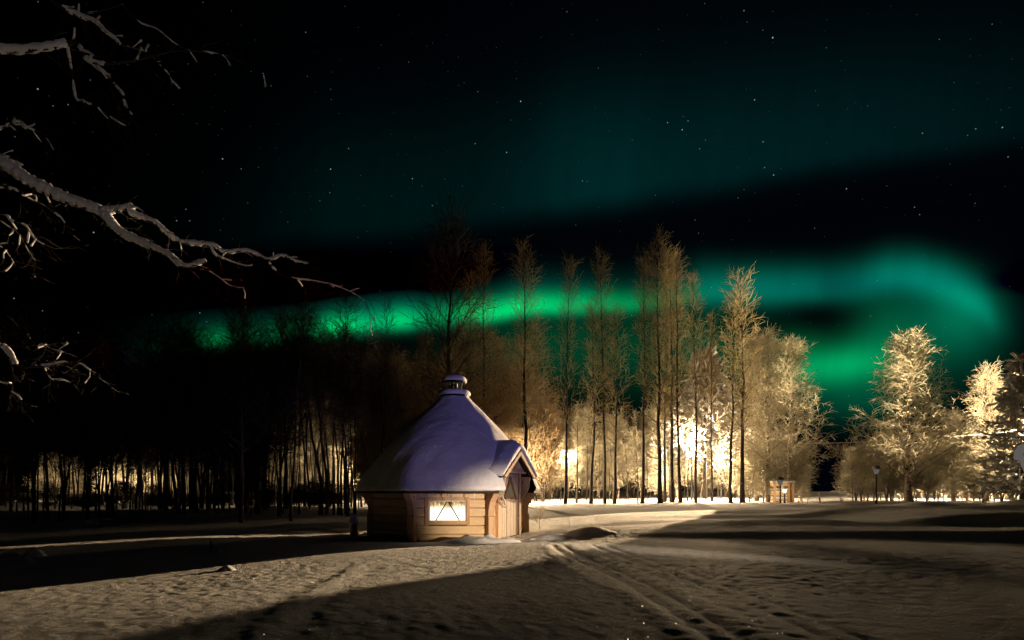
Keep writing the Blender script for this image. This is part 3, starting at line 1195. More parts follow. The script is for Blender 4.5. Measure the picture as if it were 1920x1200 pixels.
# log rack
x, y, z = P(1469, 45.5)
rk = empty('log_rack', (x, y, z))
tag(rk, 'open rack of stacked logs with snow between, under the weeping birches', 'log rack')
for zz, hh in ((.12, .22), (.56, .24), (1.02, .10), (1.30, .26)):
    bm = bmesh.new()
    prism(bm, [(-.8, zz), (.55, zz), (.55, zz + hh), (-.8, zz + hh)], (1, 0, 0), (0, 0, 1), (0, 1, 0), (0, 0, 0), .5)
    obj_bm('log', bm, M_LOG, rk, .02)
for s in (-.72, .38, .70):
    bm = bmesh.new()
    prism(bm, [(s - .08, -.2), (s + .08, -.2), (s + .08, 1.56), (s - .08, 1.56)], (1, 0, 0), (0, 0, 1), (0, 1, 0), (0, -.14, 0), .13)
    obj_bm('post', bm, M_BOARD, rk, .01)
for zz, x0, x1 in ((.345, -.78, .5), (.81, -.78, .5), (1.565, -.85, .95)):
    bm = bmesh.new()
    prism(bm, [(x0, zz), (x1, zz), (x1 - .03, zz + .14), (x0 + .04, zz + .14)], (1, 0, 0), (0, 0, 1), (0, 1, 0), (0, -.02, 0), .5)
    obj_bm('snow', bm, M_SNOW, rk, .03, True)

# marker stake and two short posts
x, y, z = P(1538, 45)
sk = empty('marker_stake', (x, y, z))
tag(sk, 'leaning red and white marker stake in the snow right of the log rack', 'stake')
bm = bmesh.new()
bar(bm, (0, 0, -.1), (-.06, 0, .42), .07, .07, up=(0, 1, 0))
obj_bm('lower_half', bm, M_RED, sk)
bm = bmesh.new()
bar(bm, (-.06, 0, .422), (-.10, 0, .78), .07, .07, up=(0, 1, 0))
obj_bm('upper_half', bm, M_SNOW, sk)
for px, ty, lab in ((1504, 922, 'taller of two thin posts leaning beside the frosted sapling'), (1498, 938, 'short thin post left of the leaning post by the log rack')):
    x, y, z = P(px, 44)
    h = CAM_Z + (HOR - ty) / F * 44 - z
    bm = bmesh.new()
    bar(bm, (0, 0, -.1), (-.05, 0, h), .06, .06, up=(0, 1, 0))
    tag(obj_bm('thin_post', bm, M_BOARD, None), lab, 'post').location = (x, y, z)

# cable
p0, p1 = Vector(P(1395, 52, 832)), Vector(P(1960, 46, 802))
n = 24
pts = np.array([[tuple(p0.lerp(p1, i / n) - ZUP * (1.1 * 4 * (i / n) * (1 - i / n) * .35)) for i in range(n + 1)]])
V, Q = tubes(pts, np.full((1, n + 1), .034), 5)
tag(obj('overhead_cable', mesh_np('overhead_cable', V, Q, M_CABLE)), 'thin pale cable sagging across the dark gap between the birches', 'cable')

#TREES
# ------------------------------------------------------------------ trees


def unit(v): return v / (np.linalg.norm(v, axis=-1, keepdims=True) + 1e-9)


def grow(rg, pts, rad, n, t0, t1, ang, length, rel_r, P_, trop=0.0, wob=0.08, az0=None, min_r=0.004, taper=0.3):
    """n children on each of the parent axes pts (N,P,3); angle and length are functions of the place along the parent"""
    N, PP, _ = pts.shape
    t = (np.arange(n)[None, :] + rg.uniform(0, 1, (N, n))) / n
    t = t0 + (t1 - t0) * t
    f = t * (PP - 1)
    i0 = np.clip(f.astype(int), 0, PP - 2)
    fr = (f - i0)[..., None]
    rows = np.arange(N)[:, None]
    p0 = pts[rows, i0] * (1 - fr) + pts[rows, i0 + 1] * fr
    r0 = rad[rows, i0] * (1 - fr[..., 0]) + rad[rows, i0 + 1] * fr[..., 0]
    tan = unit(pts[rows, i0 + 1] - pts[rows, i0])
    ref = np.where(np.abs(tan[..., 2:3]) > .95, np.array([1., 0, 0]), np.array([0, 0, 1.]))
    s = unit(np.cross(tan, ref))
    b = np.cross(tan, s)
    az = rg.uniform(0, 2 * math.pi, (N, 1)) + np.arange(n)[None, :] * 2.399 + rg.uniform(-.5, .5, (N, n))
    a = np.radians(ang(t) + rg.normal(0, 7, (N, n)))[..., None]
    d = tan * np.cos(a) + (s * np.cos(az)[..., None] + b * np.sin(az)[..., None]) * np.sin(a)
    L = length(t) * rg.uniform(.65, 1.2, (N, n))
    M_ = N * n
    d = d.reshape(M_, 3)
    out = np.zeros((M_, P_, 3))
    out[:, 0] = p0.reshape(M_, 3)
    step = (L.reshape(M_) / (P_ - 1))[:, None]
    for k in range(1, P_):
        out[:, k] = out[:, k - 1] + d * step
        d = unit(d + np.array([0, 0, trop]) + rg.normal(0, wob, (M_, 3)))
    rr_ = np.maximum(r0.reshape(M_) * rel_r, min_r)
    rad2 = rr_[:, None] * np.linspace(1, taper, P_)[None, :]
    return out, rad2


def trunk_axis(rg, H, r, bend=0.03, P_=14, lean=0.0, split=None):
    z = np.linspace(0, 1, P_)
    ox = np.cumsum(rg.normal(0, bend, P_)) * H / P_
    oy = np.cumsum(rg.normal(0, bend, P_)) * H / P_
    ox -= ox[0]
    oy -= oy[0]
    p = np.stack([ox + lean * H * z ** 1.5, oy, z * H - .25 * (z == 0)], -1)
    rad = r * (1 - .93 * z ** .9)
    rad[0] *= 1.35
    rad = np.maximum(rad, .008)
    return p[None], rad[None]


def build_tree(name, rg, stems, levels, bark, twig, sides=8):
    """stems: list of trunk axes; levels: list of dicts for grow(); first level goes to the trunk mesh, the rest to the crown"""
    tp, cp, bp = [], [], []
    for p, r_ in stems:
        tp.append(tubes(p, r_, sides))
        axes = [(p, r_)]
        for li, lv in enumerate(levels):
            src = axes if lv.get('from_all') else axes[-1:]
            lv2 = {k: v for k, v in lv.items() if k not in ('k', 'to', 'from_all', 'from_trunk')}
            sp_, sr_ = (p, r_) if lv.get('from_trunk') else axes[-1]
            q, qr = grow(rg, sp_, sr_, **lv2)
            axes.append((q, qr))
            (tp if lv['to'] == 'trunk' else cp).append(tubes(q, qr, lv['k']))
    tm = mesh_np(name + '_trunk', *join(tp), bark)
    cm = mesh_np(name + '_crown', *join(cp), twig, False)
    return tm, cm


C_ = lambda v: (lambda t: v + 0 * t)


def tall_bare(seed, H=21.0, r=.17, start=.30, wide=2.6, bark=None, twig=None, dense=1.0):
    rg = np.random.RandomState(seed)
    st = [trunk_axis(rg, H, r, .035)]
    shape = lambda t: wide * (.30 + .72 * np.sin(np.clip((t - start) / (1 - start), 0, 1) * 2.5 + .25)) * (1.06 - .62 * t)
    lv = [
        dict(n=int(42 * dense), t0=start, t1=.99, ang=lambda t: 58 - 26 * t, length=shape, rel_r=.4, P_=7, trop=.06, wob=.07, min_r=.02, k=4, to='trunk'),
        dict(n=6, t0=.2, t1=.98, ang=C_(36), length=C_(wide * .42), rel_r=.65, P_=5, trop=.06, wob=.10, min_r=.016, k=3, to='crown'),
        dict(n=4, t0=.15, t1=1.0, ang=C_(34), length=C_(wide * .24), rel_r=.75, P_=3, trop=.06, wob=.12, min_r=.014, k=3, to='crown'),
    ]
    # dead snowy limbs low on the trunk
    low = dict(n=12, t0=.08, t1=start + .12, ang=C_(74), length=C_(wide * .5), rel_r=.2, P_=6, trop=.02, wob=.2, min_r=.012, k=4, to='trunk', from_trunk=True)
    low2 = dict(n=5, t0=.3, t1=1.0, ang=C_(45), length=C_(wide * .22), rel_r=.6, P_=3, trop=0, wob=.15, min_r=.008, k=3, to='crown')
    return build_tree('tall_bare', rg, st, lv + [low, low2], bark or M_BARK, twig or M_TWIG_TAN)


def weeping(seed, H=14.0, r=.2, wide=4.2, start=.16, droop=-.16, nb=46, stems=1):
    rg = np.random.RandomState(seed)
    st = []
    for k in range(stems):
        p, r_ = trunk_axis(rg, H * rg.uniform(.85, 1), r * (1 if stems == 1 else .7), .03, lean=0 if stems == 1 else rg.uniform(-.12, .12))
        st.append((p, r_))
    shape = lambda t: wide * (1.06 - .86 * np.clip((t - start) / (1 - start), 0, 1) ** 1.1)
    lv = [
        dict(n=nb, t0=start, t1=.985, ang=lambda t: 66 - 30 * t, length=shape, rel_r=.36, P_=8, trop=-.005, wob=.09, min_r=.026, k=4, to='trunk'),
        dict(n=11, t0=.2, t1=1.0, ang=C_(44), length=C_(wide * .27), rel_r=.6, P_=5, trop=-.04, wob=.13, min_r=.018, k=3, to='crown'),
        dict(n=7, t0=.15, t1=1.0, ang=C_(40), length=C_(wide * .13), rel_r=.8, P_=4, trop=droop, wob=.12, min_r=.016, k=3, to='crown'),
    ]
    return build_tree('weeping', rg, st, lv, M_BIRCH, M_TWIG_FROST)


def frosty_shrub(seed, H=6.0, r=.06, wide=1.9, stems=3, twig=None, bark=None):
    rg = np.random.RandomState(seed)
    st = []
    for k in range(stems):
        p, r_ = trunk_axis(rg, H * rg.uniform(.6, 1), r, .05, 9, lean=rg.uniform(-.3, .3) if stems > 1 else rg.uniform(-.05, .05))
        p[:, :, 1] += np.linspace(0, 1, 9) ** 1.4 * rg.uniform(-.25, .25) * H
        st.append((p, r_))
    lv = [
        dict(n=22, t0=.12, t1=.99, ang=lambda t: 58 - 22 * t, length=lambda t: wide * (1.05 - .75 * t), rel_r=.5, P_=6, trop=.05, wob=.14, min_r=.024, k=3, to='trunk'),
        dict(n=7, t0=.2, t1=1.0, ang=C_(42), length=C_(wide * .38), rel_r=.7, P_=4, trop=.02, wob=.16, min_r=.02, k=3, to='crown'),
        dict(n=4, t0=.2, t1=1.0, ang=C_(42), length=C_(wide * .19), rel_r=.8, P_=3, trop=-.03, wob=.18, min_r=.018, k=3, to='crown'),
    ]
    return build_tree('shrub', rg, st, lv, bark or M_BIRCH, twig or M_TWIG_FROST, 6)


def thin_stem(seed, H=11.0, r=.075, wide=1.5, start=.3, twig=None, bark=None, stems=1, dense=1.0):
    rg = np.random.RandomState(seed)
    st = []
    for k in range(stems):
        st.append(trunk_axis(rg, H * rg.uniform(.8, 1), r * rg.uniform(.7, 1), .05, 12, lean=rg.uniform(-.08, .08) if stems == 1 else rg.uniform(-.25, .25)))
    lv = [
        dict(n=int(30 * dense), t0=start, t1=.99, ang=lambda t: 58 - 26 * t, length=lambda t: wide * (1.1 - .6 * t), rel_r=.42, P_=6, trop=.08, wob=.12, min_r=.011, k=4, to='trunk'),
        dict(n=7, t0=.2, t1=1.0, ang=C_(40), length=C_(wide * .42), rel_r=.6, P_=4, trop=.05, wob=.14, min_r=.009, k=3, to='crown'),
        dict(n=5, t0=.2, t1=1.0, ang=C_(38), length=C_(wide * .22), rel_r=.7, P_=3, trop=.03, wob=.15, min_r=.0075, k=3, to='crown'),
    ]
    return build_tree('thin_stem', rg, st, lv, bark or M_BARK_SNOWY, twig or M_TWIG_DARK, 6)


def conifer(seed, H=12.0, r=.2, wide=3.0, start=.08, drop=-.05, pads=True):
    rg = np.random.RandomState(seed)
    p, r_ = trunk_axis(rg, H, r, .012)
    shape = lambda t: wide * (1.08 - np.clip((t - start) / (1 - start), 0, 1)) + .15
    q, qr = grow(rg, p, r_, 90, start, .985, lambda t: 88 - 25 * t, shape, .28, 7, drop, .05, min_r=.015)
    s, sr = grow(rg, q, qr, 13, .15, 1.0, C_(48), C_(wide * .26), .7, 4, -.06, .08, min_r=.014)
    n_, nr_ = grow(rg, s, sr, 12, .05, 1.0, C_(55), C_(.20), 1.0, 2, -.05, .05, min_r=.017, taper=.7)
    tm = mesh_np('conifer_trunk', *join([tubes(p, r_, 8), tubes(q, qr, 4)]), M_BARK_SNOWY)
    cm = mesh_np('conifer_crown', *join([tubes(s, sr, 3), tubes(n_, nr_, 3)]), M_NEEDLE, False)
    # snow lying on the boughs: flattened, lumpy tubes on top of the outer half of each bough
    sp_ = q[:, 2:] + np.array([0, 0, .05])
    w_ = np.full(sp_.shape[:2], .11) * rg.uniform(.5, 1.3, sp_.shape[:2]) * np.array([.5, .9, 1.1, 1.0, .5])[None, :]
    V, Q = tubes(sp_, w_, 6)
    s2 = s[rg.uniform(size=len(s)) < .9] + np.array([0, 0, .03])
    V2, Q2 = tubes(s2, np.full(s2.shape[:2], .085) * rg.uniform(.4, 1.4, s2.shape[:2]), 5)
    sm = mesh_np('conifer_snow', *join([(V, Q), (V2, Q2)]), M_SNOW)
    return tm, cm, sm


def plant(kind, meshes, x, y, scale, rz, label, cat='tree', group=None, name='tree', wide=1.0, lean=0.0):
    root = empty(name, (x, y, gz(x, y)), rz)
    root.scale = (scale * wide, scale * wide, scale)
    root.rotation_euler = (0, lean, rz) if lean else (0, 0, rz)
    tag(root, label, cat, group)
    for nm, me in zip(('trunk', 'crown', 'snow'), meshes):
        obj(nm, me, root)
    return root


def place(kind, meshes, H, px, D, top_y, label, rng, cat='tree', group=None, name='tree', wide=1.0, rz=None, lean=0.0):
    x, y, z = P(px, D)
    h = CAM_Z + (HOR - top_y) / F * D - z
    s = h / H
    return plant(kind, meshes, x, y, s, rng.uniform(0, 6.28) if rz is None else rz, label, cat, group, name, wide, lean)


rng = random.Random(21)
TALL = [tall_bare(s) for s in (101, 102, 103, 104)]
TALL_LOW = [tall_bare(s, 21, .17, .45, 2.4) for s in (111, 112)]
SPREAD = tall_bare(121, 14.0, .2, .34, 3.3, M_BARK_SNOWY, twig_material('brown_twigs', (.10, .08, .055), .3), 1.0)
WEEP = [weeping(s) for s in (201, 202, 203)]
WEEP_BIG = weeping(210, 14.0, .26, 4.3, .13, -.12, 66)
SHRUB = [frosty_shrub(s) for s in (301, 302, 303, 304)]
SAPL = [frosty_shrub(s, 9.0, .07, 1.9, 1) for s in (311, 312, 313)]
BROWN = twig_material('brown_rime_twigs', (.38, .29, .18), .35)
SHRUB_B = [frosty_shrub(s, 6.0, .05, 1.9, 4, BROWN, M_BARK_SNOWY) for s in (321, 322, 323)]
STEM = [thin_stem(s) for s in (401, 402, 403, 404)]
STEM_M = [thin_stem(s, 10, .08, 2.0, .3, stems=3) for s in (411, 412, 413)]
SPRUCE = conifer(501)
PINE = conifer(502, 12.0, .2, 4.4, .22, .02)

TH_ = 21.0
# --- tall trees in front of the lamps, left to right
tall = [
    # px, D, top, protos, index, width, label
    (905, 40, 474, TALL, 0, .85, 'tall slim bare tree standing right behind the cabin chimney'),
    (882, 44, 520, TALL, 1, .75, 'shorter slim bare tree between the chimney tree and the spreading tree'),
    (985, 42, 476, TALL, 2, .95, 'tall bare tree rising alone right of the cabin roof against the green band'),
    (1060, 46, 500, TALL, 3, .85, 'first tall dark trunk right of the cabin door, narrow green lit top'),
    (1108, 48, 575, TALL, 0, 1.0, 'lower bare tree with round tan crown, second right of the cabin'),
    (1134, 48, 482, TALL_LOW, 0, .8, 'tall thin tree with a narrow tuft on top, leaning into the paired trunks'),
    (1152, 48.6, 585, TALL, 1, .9, 'shorter of the paired trunks sharing one foot'),
    (1204, 48, 490, TALL_LOW, 1, .8, 'thin dark trunk alone left of the thickest trunk'),
    (1238, 47, 452, TALL, 2, 1.0, 'thickest and tallest tree of the row, with snowy forked limbs'),
    (1261, 49, 478, TALL, 3, .95, 'tall straight trunk directly right of the thickest one'),
    (1276, 47.5, 486, TALL, 1, .9, 'tall dark straight trunk left of the glaring street lamp'),
    (1247, 53, 520, TALL, 0, .8, 'thin pale trunk seen between the thickest tree and its right neighbour'),
    (1304, 50, 520, TALL, 0, .8, 'pale lit trunk standing directly under the glaring street lamp'),
    (1335, 54, 600, TALL_LOW, 0, .8, 'thin pale trunk with dark low twigs right of the glaring street lamp'),
    (1370, 49, 560, TALL, 2, .9, 'pale trunk lit from behind at the right of the white glare'),
    (1392, 48.5, 522, TALL, 3, 1.1, 'dark trunk with a broad feathery top, last tall one before the weeping birches'),
]
for px, D, top, pr, i, w_, lab in tall:
    place('tall', pr[i % len(pr)], TH_, px, D, top, lab, rng, 'tree', None, 'bare_tree', w_ * rng.uniform(.9, 1.25), None, rng.uniform(-.022, .022))
place('spread', SPREAD, 14.0, 838, 27, 438, 'dark spreading tree right behind the cabin with snowy forked limbs', rng, 'tree', None, 'bare_tree', 1.0, 0.6)

# --- frosted birches
place('weep', WEEP[0], 14, 1480, 49, 610, 'weeping frosted birch at the edge of the dark gap', rng, 'birch', None, 'weeping_birch', .9)
place('weep', WEEP[1], 14, 1440, 51, 600, 'frosted birch with hanging twigs behind the log rack', rng, 'birch', None, 'weeping_birch', .8)
place('weep', WEEP[2], 14, 1418, 54, 640, 'frosted birch left of the log rack, half behind the last dark trunk', rng, 'birch', None, 'weeping_birch', .8)
place('weep', WEEP_BIG, 14, 1703, 45, 598, 'big frosted birch standing alone with a broad pointed crown', rng, 'birch', None, 'weeping_birch', 1.0)
place('weep', WEEP[1], 14, 1850, 50, 672, 'round topped frosted birch between the big birch and the snowy spruce', rng, 'birch', None, 'weeping_birch', .82)
place('weep', WEEP[2], 14, 1790, 55, 775, 'low frosted birch between the two larger birches on the right', rng, 'birch', None, 'weeping_birch', 1.0)
place('conifer', SPRUCE, 12, 1918, 42, 676, 'snow laden spruce cut off by the right edge', rng, 'spruce', None, 'snowy_spruce', 1.1)
place('conifer', SPRUCE, 12, 1990, 40, 640, 'taller snow laden spruce mostly beyond the right edge', rng, 'spruce', None, 'snowy_spruce', 1.1)
place('conifer', PINE, 12, 1322, 65, 668, 'bushy snow laden pine above the glaring street lamp', rng, 'pine', None, 'snowy_pine', .85)
place('sapling', SAPL[0], 9, 1600, 47, 822, 'slender frosted young birch left of the dark park lamp', rng, 'birch', None, 'young_birch', 1.3)
place('sapling', SAPL[1], 9, 1514, 44, 906, 'tiny frosted sapling beside the leaning thin post', rng, 'sapling', None, 'frosted_sapling', 1.3)
place('sapling', SAPL[2], 9, 1011, 19.5, 905, 'thin leaning sapling beside the right corner of the cabin', rng, 'sapling', None, 'frosted_sapling', .9)
place('shrub', SHRUB[0], 6, 1578, 45, 932, 'tiny frosted bush at the foot of the young birch', rng, 'bush', None, 'frosted_bush', 1.0)

# --- frosted bushes and young trees behind
G1 = 'frosted bushes lit by the lamps behind the tall trees'
for i in range(32):
    px = 1000 + 420 * (i + rng.random()) / 32
    D = rng.uniform(66, 88)
    m = rng.choice(SHRUB + SAPL)
    place('shrub', m, 6 if m in SHRUB else 9, px, D, rng.uniform(750, 870), 'frosted bush glowing warm behind the row of tall dark trunks', rng, 'bush', G1, 'frosted_bush', 1.1)
G1b = 'thin pale stems between the tall trees and the lamps'
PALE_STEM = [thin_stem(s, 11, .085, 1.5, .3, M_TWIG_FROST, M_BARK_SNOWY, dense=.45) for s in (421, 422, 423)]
for i in range(34):
    px = 990 + 440 * (i + rng.random()) / 34
    m = rng.choice(PALE_STEM)
    place('sapling', m, 11, px, rng.uniform(50, 62), rng.uniform(710, 860), 'thin pale young tree in the glow among the tall dark trunks', rng, 'young tree', G1b, 'young_tree', rng.uniform(.6, 1.1))
G2 = 'frosted bushes under the right hand birches'
for i in range(46):
    px = 1590 + 380 * (i + rng.random()) / 46
    m = rng.choice(SHRUB + SAPL[:1])
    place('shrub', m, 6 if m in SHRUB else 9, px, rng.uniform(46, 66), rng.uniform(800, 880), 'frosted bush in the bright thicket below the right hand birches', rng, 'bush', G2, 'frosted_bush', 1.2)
G3 = 'frosted bushes at the log rack'
for i in range(16):
    px = rng.uniform(1405, 1505)
    m = rng.choice(SHRUB)
    place('shrub', m, 6, px, rng.uniform(50, 62), rng.uniform(810, 880), 'frosted bush crowding behind the log rack', rng, 'bush', G3, 'frosted_bush', 1.2)
G4 = 'taller pale trees far behind the lamps'
for i in range(5):
    px = 1000 + 430 * (i + rng.random()) / 5
    place('tall', rng.choice(TALL + WEEP), 21 if i % 2 else 16, px, rng.uniform(72, 92), rng.uniform(660, 740), 'pale bare tree far behind the lamps, dim above the glow', rng, 'tree', G4, 'bare_tree', 1.0)

# --- brown twiggy thicket round the back of the cabin
G5 = 'brown twiggy bushes behind the cabin'
G5b = 'thin brown stems behind the cabin'
BROWN_STEM = [thin_stem(s, 11, .09, 1.7, .55, BROWN, M_BARK_SNOWY) for s in (431, 432, 433)]
for i in range(34):
    px = 600 + 420 * (i + rng.random()) / 34
    place('stem', rng.choice(BROWN_STEM), 11, px, rng.uniform(30, 50) if px < 900 else rng.uniform(56, 66), rng.uniform(610, 740), 'thin brown tree with twiggy crown in the dim wood behind the cabin', rng, 'tree', G5b, 'thin_tree', rng.uniform(.7, 1.4))
for i in range(26):
    px = 690 + 330 * (i + rng.random()) / 26
    D = rng.uniform(29, 46) if px < 890 else rng.uniform(57, 66)
    place('shrub', rng.choice(SHRUB_B), 6, px, D, rng.uniform(690, 800) if px < 960 else rng.uniform(700, 830), 'brown twiggy bush in the dim thicket behind the cabin', rng, 'bush', G5, 'twiggy_bush', 1.0)

# --- the black wood on the left
STEM_HI = [thin_stem(s, 11, .075, 1.3, .62, dense=.8) for s in (441, 442, 443)]
G6 = 'thin black trees of the wood left of the cabin'
for i in range(120):
    px = 255 + 470 * (i + rng.random()) / 120
    D = rng.uniform(27, 58)
    m = rng.choice(STEM_HI if px > 500 else STEM)
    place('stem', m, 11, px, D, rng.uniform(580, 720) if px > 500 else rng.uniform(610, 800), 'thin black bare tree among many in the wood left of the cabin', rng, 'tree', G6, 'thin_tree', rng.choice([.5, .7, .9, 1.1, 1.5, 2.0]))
G7 = 'bushy black trees of the wood left of the cabin'
for i in range(16):
    px = 290 + 250 * (i + rng.random()) / 16
    place('stem', rng.choice(STEM_M), 10, px, rng.uniform(26, 40), rng.uniform(590, 680), 'forked black tree with fanned twigs in the wood left of the cabin', rng, 'tree', G7, 'forked_tree', 1.1)
for px, D, top, lab in ((452, 24, 556, 'tall forked black tree standing before the green glow, left of centre'), (545, 25, 540, 'straight black tree with a thin frosty trunk left of the bollard'),
                        (640, 30, 548, 'slender black tree whose twigs cross the brightest green, left of the cabin')):
    place('stem', rng.choice(STEM_M if 'fork' in lab else STEM_HI), 10, px, D, top, lab, rng, 'tree', None, 'forked_tree', 1.0)
G8 = 'black trees at the left edge'
for i in range(44):
    px = -60 + 330 * (i + rng.random()) / 44
    place('stem', rng.choice(STEM + STEM_M), 11, px, rng.uniform(22, 52), rng.uniform(560, 800), 'black bare tree in the darkest part of the wood at the left edge', rng, 'tree', G8, 'thin_tree', rng.uniform(.8, 1.3))
G9 = 'frosted bushes round the left hand park lamp'
for i in range(12):
    px = 540 + 160 * (i + rng.random()) / 12
    place('shrub', rng.choice(SHRUB + SAPL), 7, px, rng.uniform(60, 68), rng.uniform(740, 850), 'tall frosted bush lit golden between black trunks just left of the cabin', rng, 'bush', 'tall frosted bushes left of the cabin', 'frosted_bush', 1.2)
for i in range(9):
    px = rng.uniform(205, 360)
    place('shrub', rng.choice(SHRUB), 6, px, rng.uniform(68, 74), rng.uniform(855, 895), 'frosted bush close behind the left hand park lamp', rng, 'bush', 'frosted bushes close behind the left hand park lamp', 'frosted_bush', 1.2)
for i in range(48):
    px = rng.choice([rng.uniform(60, 150), rng.uniform(205, 330), rng.uniform(205, 330), rng.uniform(300, 480), rng.uniform(540, 700)])
    place('shrub', rng.choice(SHRUB), 6, px, rng.uniform(66, 78), rng.uniform(845, 900) if px < 500 else rng.uniform(770, 860), 'frosted bush glowing behind the black trunks at left', rng, 'bush', G9, 'frosted_bush', 1.3)
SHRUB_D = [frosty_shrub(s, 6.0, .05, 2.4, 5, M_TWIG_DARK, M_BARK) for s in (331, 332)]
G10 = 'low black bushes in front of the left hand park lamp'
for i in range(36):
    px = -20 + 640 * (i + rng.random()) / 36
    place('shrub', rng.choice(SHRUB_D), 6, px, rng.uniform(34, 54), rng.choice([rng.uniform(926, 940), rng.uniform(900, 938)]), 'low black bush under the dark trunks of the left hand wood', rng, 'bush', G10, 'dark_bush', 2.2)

# ------------------------------------------------------------------ the near tree whose snowy branches reach in at the top left
near = empty('near_tree', (-13.5, 8.0, gz(-13.5, 8.0)))
tag(near, 'near dark tree outside the left edge reaching snowy branches into the picture', 'tree')
O_ = Vector(near.location)


def npt(px, py, D): return np.array([(px - 960) / F * D, D, CAM_Z + (HOR - py) / F * D]) - np.array(O_)


# (points: column, row, distance), thickness at start and end in metres, snow cover
BR = [
    ('main', [(-420, 120, 8.0), (-160, 225, 8.1), (0, 306, 8.2), (60, 345, 8.2), (120, 374, 8.25), (190, 398, 8.3)], .088, .074, 1),
    ('main_end', [(170, 391, 8.3), (190, 398, 8.3), (215, 394, 8.3), (246, 384, 8.35)], .075, .035, 1),
    ('up', [(244, 388, 8.35), (250, 402, 8.4), (290, 418, 8.5), (310, 436, 8.55), (340, 455, 8.6), (395, 460, 8.7), (420, 474, 8.8), (462, 471, 8.9), (500, 487, 9.0), (528, 480, 9.05), (552, 491, 9.1), (576, 496, 9.15)], .048, .018, 1),
    ('low', [(190, 398, 8.3), (204, 416, 8.3), (230, 440, 8.3), (280, 462, 8.3), (320, 482, 8.3), (346, 500, 8.3), (388, 490, 8.35)], .07, .035, 1),
    ('mid', [(396, 462, 8.7), (404, 478, 8.7), (425, 487, 8.7), (460, 497, 8.75), (474, 494, 8.75)], .022, .008, 1),
    ('tip', [(503, 490, 9.0), (512, 503, 9.05), (530, 516, 9.1), (556, 523, 9.15), (580, 526, 9.2), (618, 533, 9.25), (650, 545, 9.3), (675, 560, 9.3), (690, 582, 9.3), (694, 610, 9.3)], .02, .006, .75),
    ('tip2', [(655, 546, 9.3), (685, 556, 9.32), (700, 575, 9.35), (705, 600, 9.35)], .008, .004, 0),
    ('twig', [(392, 508, 8.5), (410, 520, 8.5), (432, 536, 8.5), (458, 540, 8.5)], .010, .006, 1),
    ('twig0', [(346, 500, 8.3), (392, 508, 8.5)], .01, .008, 0),
    ('u1', [(-300, 60, 6.0), (-100, 88, 6.2), (0, 95, 6.3), (44, 95, 6.35), (90, 88, 6.4), (125, 82, 6.5), (142, 80, 6.5), (158, 108, 6.5), (170, 116, 6.5), (205, 119, 6.5), (270, 108, 6.6), (330, 93, 6.7), (420, 103, 6.9), (492, 137, 7.0)], .055, .006, .55),
    ('u2', [(-300, -120, 7.0), (60, -30, 7.2), (95, 0, 7.3), (118, 14, 7.3), (150, 30, 7.4), (178, 40, 7.4), (196, 56, 7.4), (218, 72, 7.4), (230, 84, 7.4), (262, 92, 7.5), (276, 96, 7.5)], .045, .010, .7),
    ('u3', [(170, 116, 6.5), (196, 138, 6.6), (206, 146, 6.6), (216, 160, 6.6), (232, 176, 6.6), (237, 194, 6.6), (244, 206, 6.6), (254, 218, 6.6)], .02, .012, .75),
    ('u4', [(125, 82, 6.5), (134, 130, 6.6), (142, 182, 6.6), (156, 190, 6.6), (180, 200, 6.6), (200, 213, 6.7), (222, 228, 6.7), (240, 237, 6.7)], .014, .008, .75),
    ('u5', [(230, 10, 7.5), (262, 42, 7.6), (296, 56, 7.6), (330, 84, 7.6), (356, 96, 7.7)], .012, .006, .6),
    ('u6', [(276, 96, 7.5), (300, 122, 7.5), (318, 140, 7.5), (326, 158, 7.5)], .014, .005, .7),
    ('u7', [(150, 30, 7.4), (148, 32, 7.4), (230, 10, 7.5)], .02, .012, .2),
    ('l1', [(-200, 225, 8.0), (-40, 245, 8.1), (6, 240, 8.2), (24, 230, 8.2), (38, 229, 8.2), (54, 240, 8.2), (80, 250, 8.3), (90, 262, 8.3), (102, 284, 8.3)], .028, .006, .8),
    ('l2', [(-40, 300, 8.4), (0, 288, 8.4), (20, 300, 8.4), (44, 312, 8.4)], .014, .006, .8),
    ('l3', [(-300, 330, 7.0), (-20, 352, 7.2), (24, 354, 7.3), (38, 364, 7.3), (58, 374, 7.4), (76, 382, 7.4), (104, 402, 7.4)], .022, .006, .6),
    ('l4', [(-300, 380, 7.2), (-20, 400, 7.3), (22, 415, 7.3), (48, 424, 7.4), (64, 446, 7.4), (80, 457, 7.4), (104, 466, 7.4)], .022, .006, .6),
    ('l5', [(-40, 440, 7.3), (0, 462, 7.3), (18, 482, 7.3), (26, 500, 7.3)], .012, .005, .7),
    ('l6', [(-20, 400, 7.3), (16, 425, 7.3), (36, 440, 7.3), (52, 470, 7.4), (64, 486, 7.4)], .012, .005, .6),
    ('m1', [(-340, 610, 6.2), (-40, 640, 6.6), (4, 650, 6.8), (24, 672, 6.8), (34, 688, 6.8), (60, 687, 6.8), (92, 685, 6.9), (118, 680, 6.9), (146, 682, 6.9), (166, 694, 6.9), (176, 702, 6.9)], .04, .008, .6),
    ('m2', [(4, 650, 6.8), (34, 648, 6.8), (64, 656, 6.9), (74, 646, 6.9), (94, 654, 6.9), (116, 660, 6.9)], .014, .005, .5),
    ('m3', [(84, 690, 6.9), (90, 704, 6.9), (102, 714, 6.9)], .010, .005, .8),
    ('m4', [(-40, 700, 7), (4, 718, 7), (22, 720, 7), (24, 740, 7), (34, 757, 7)], .014, .005, .5),
]
rg = np.random.RandomState(77)


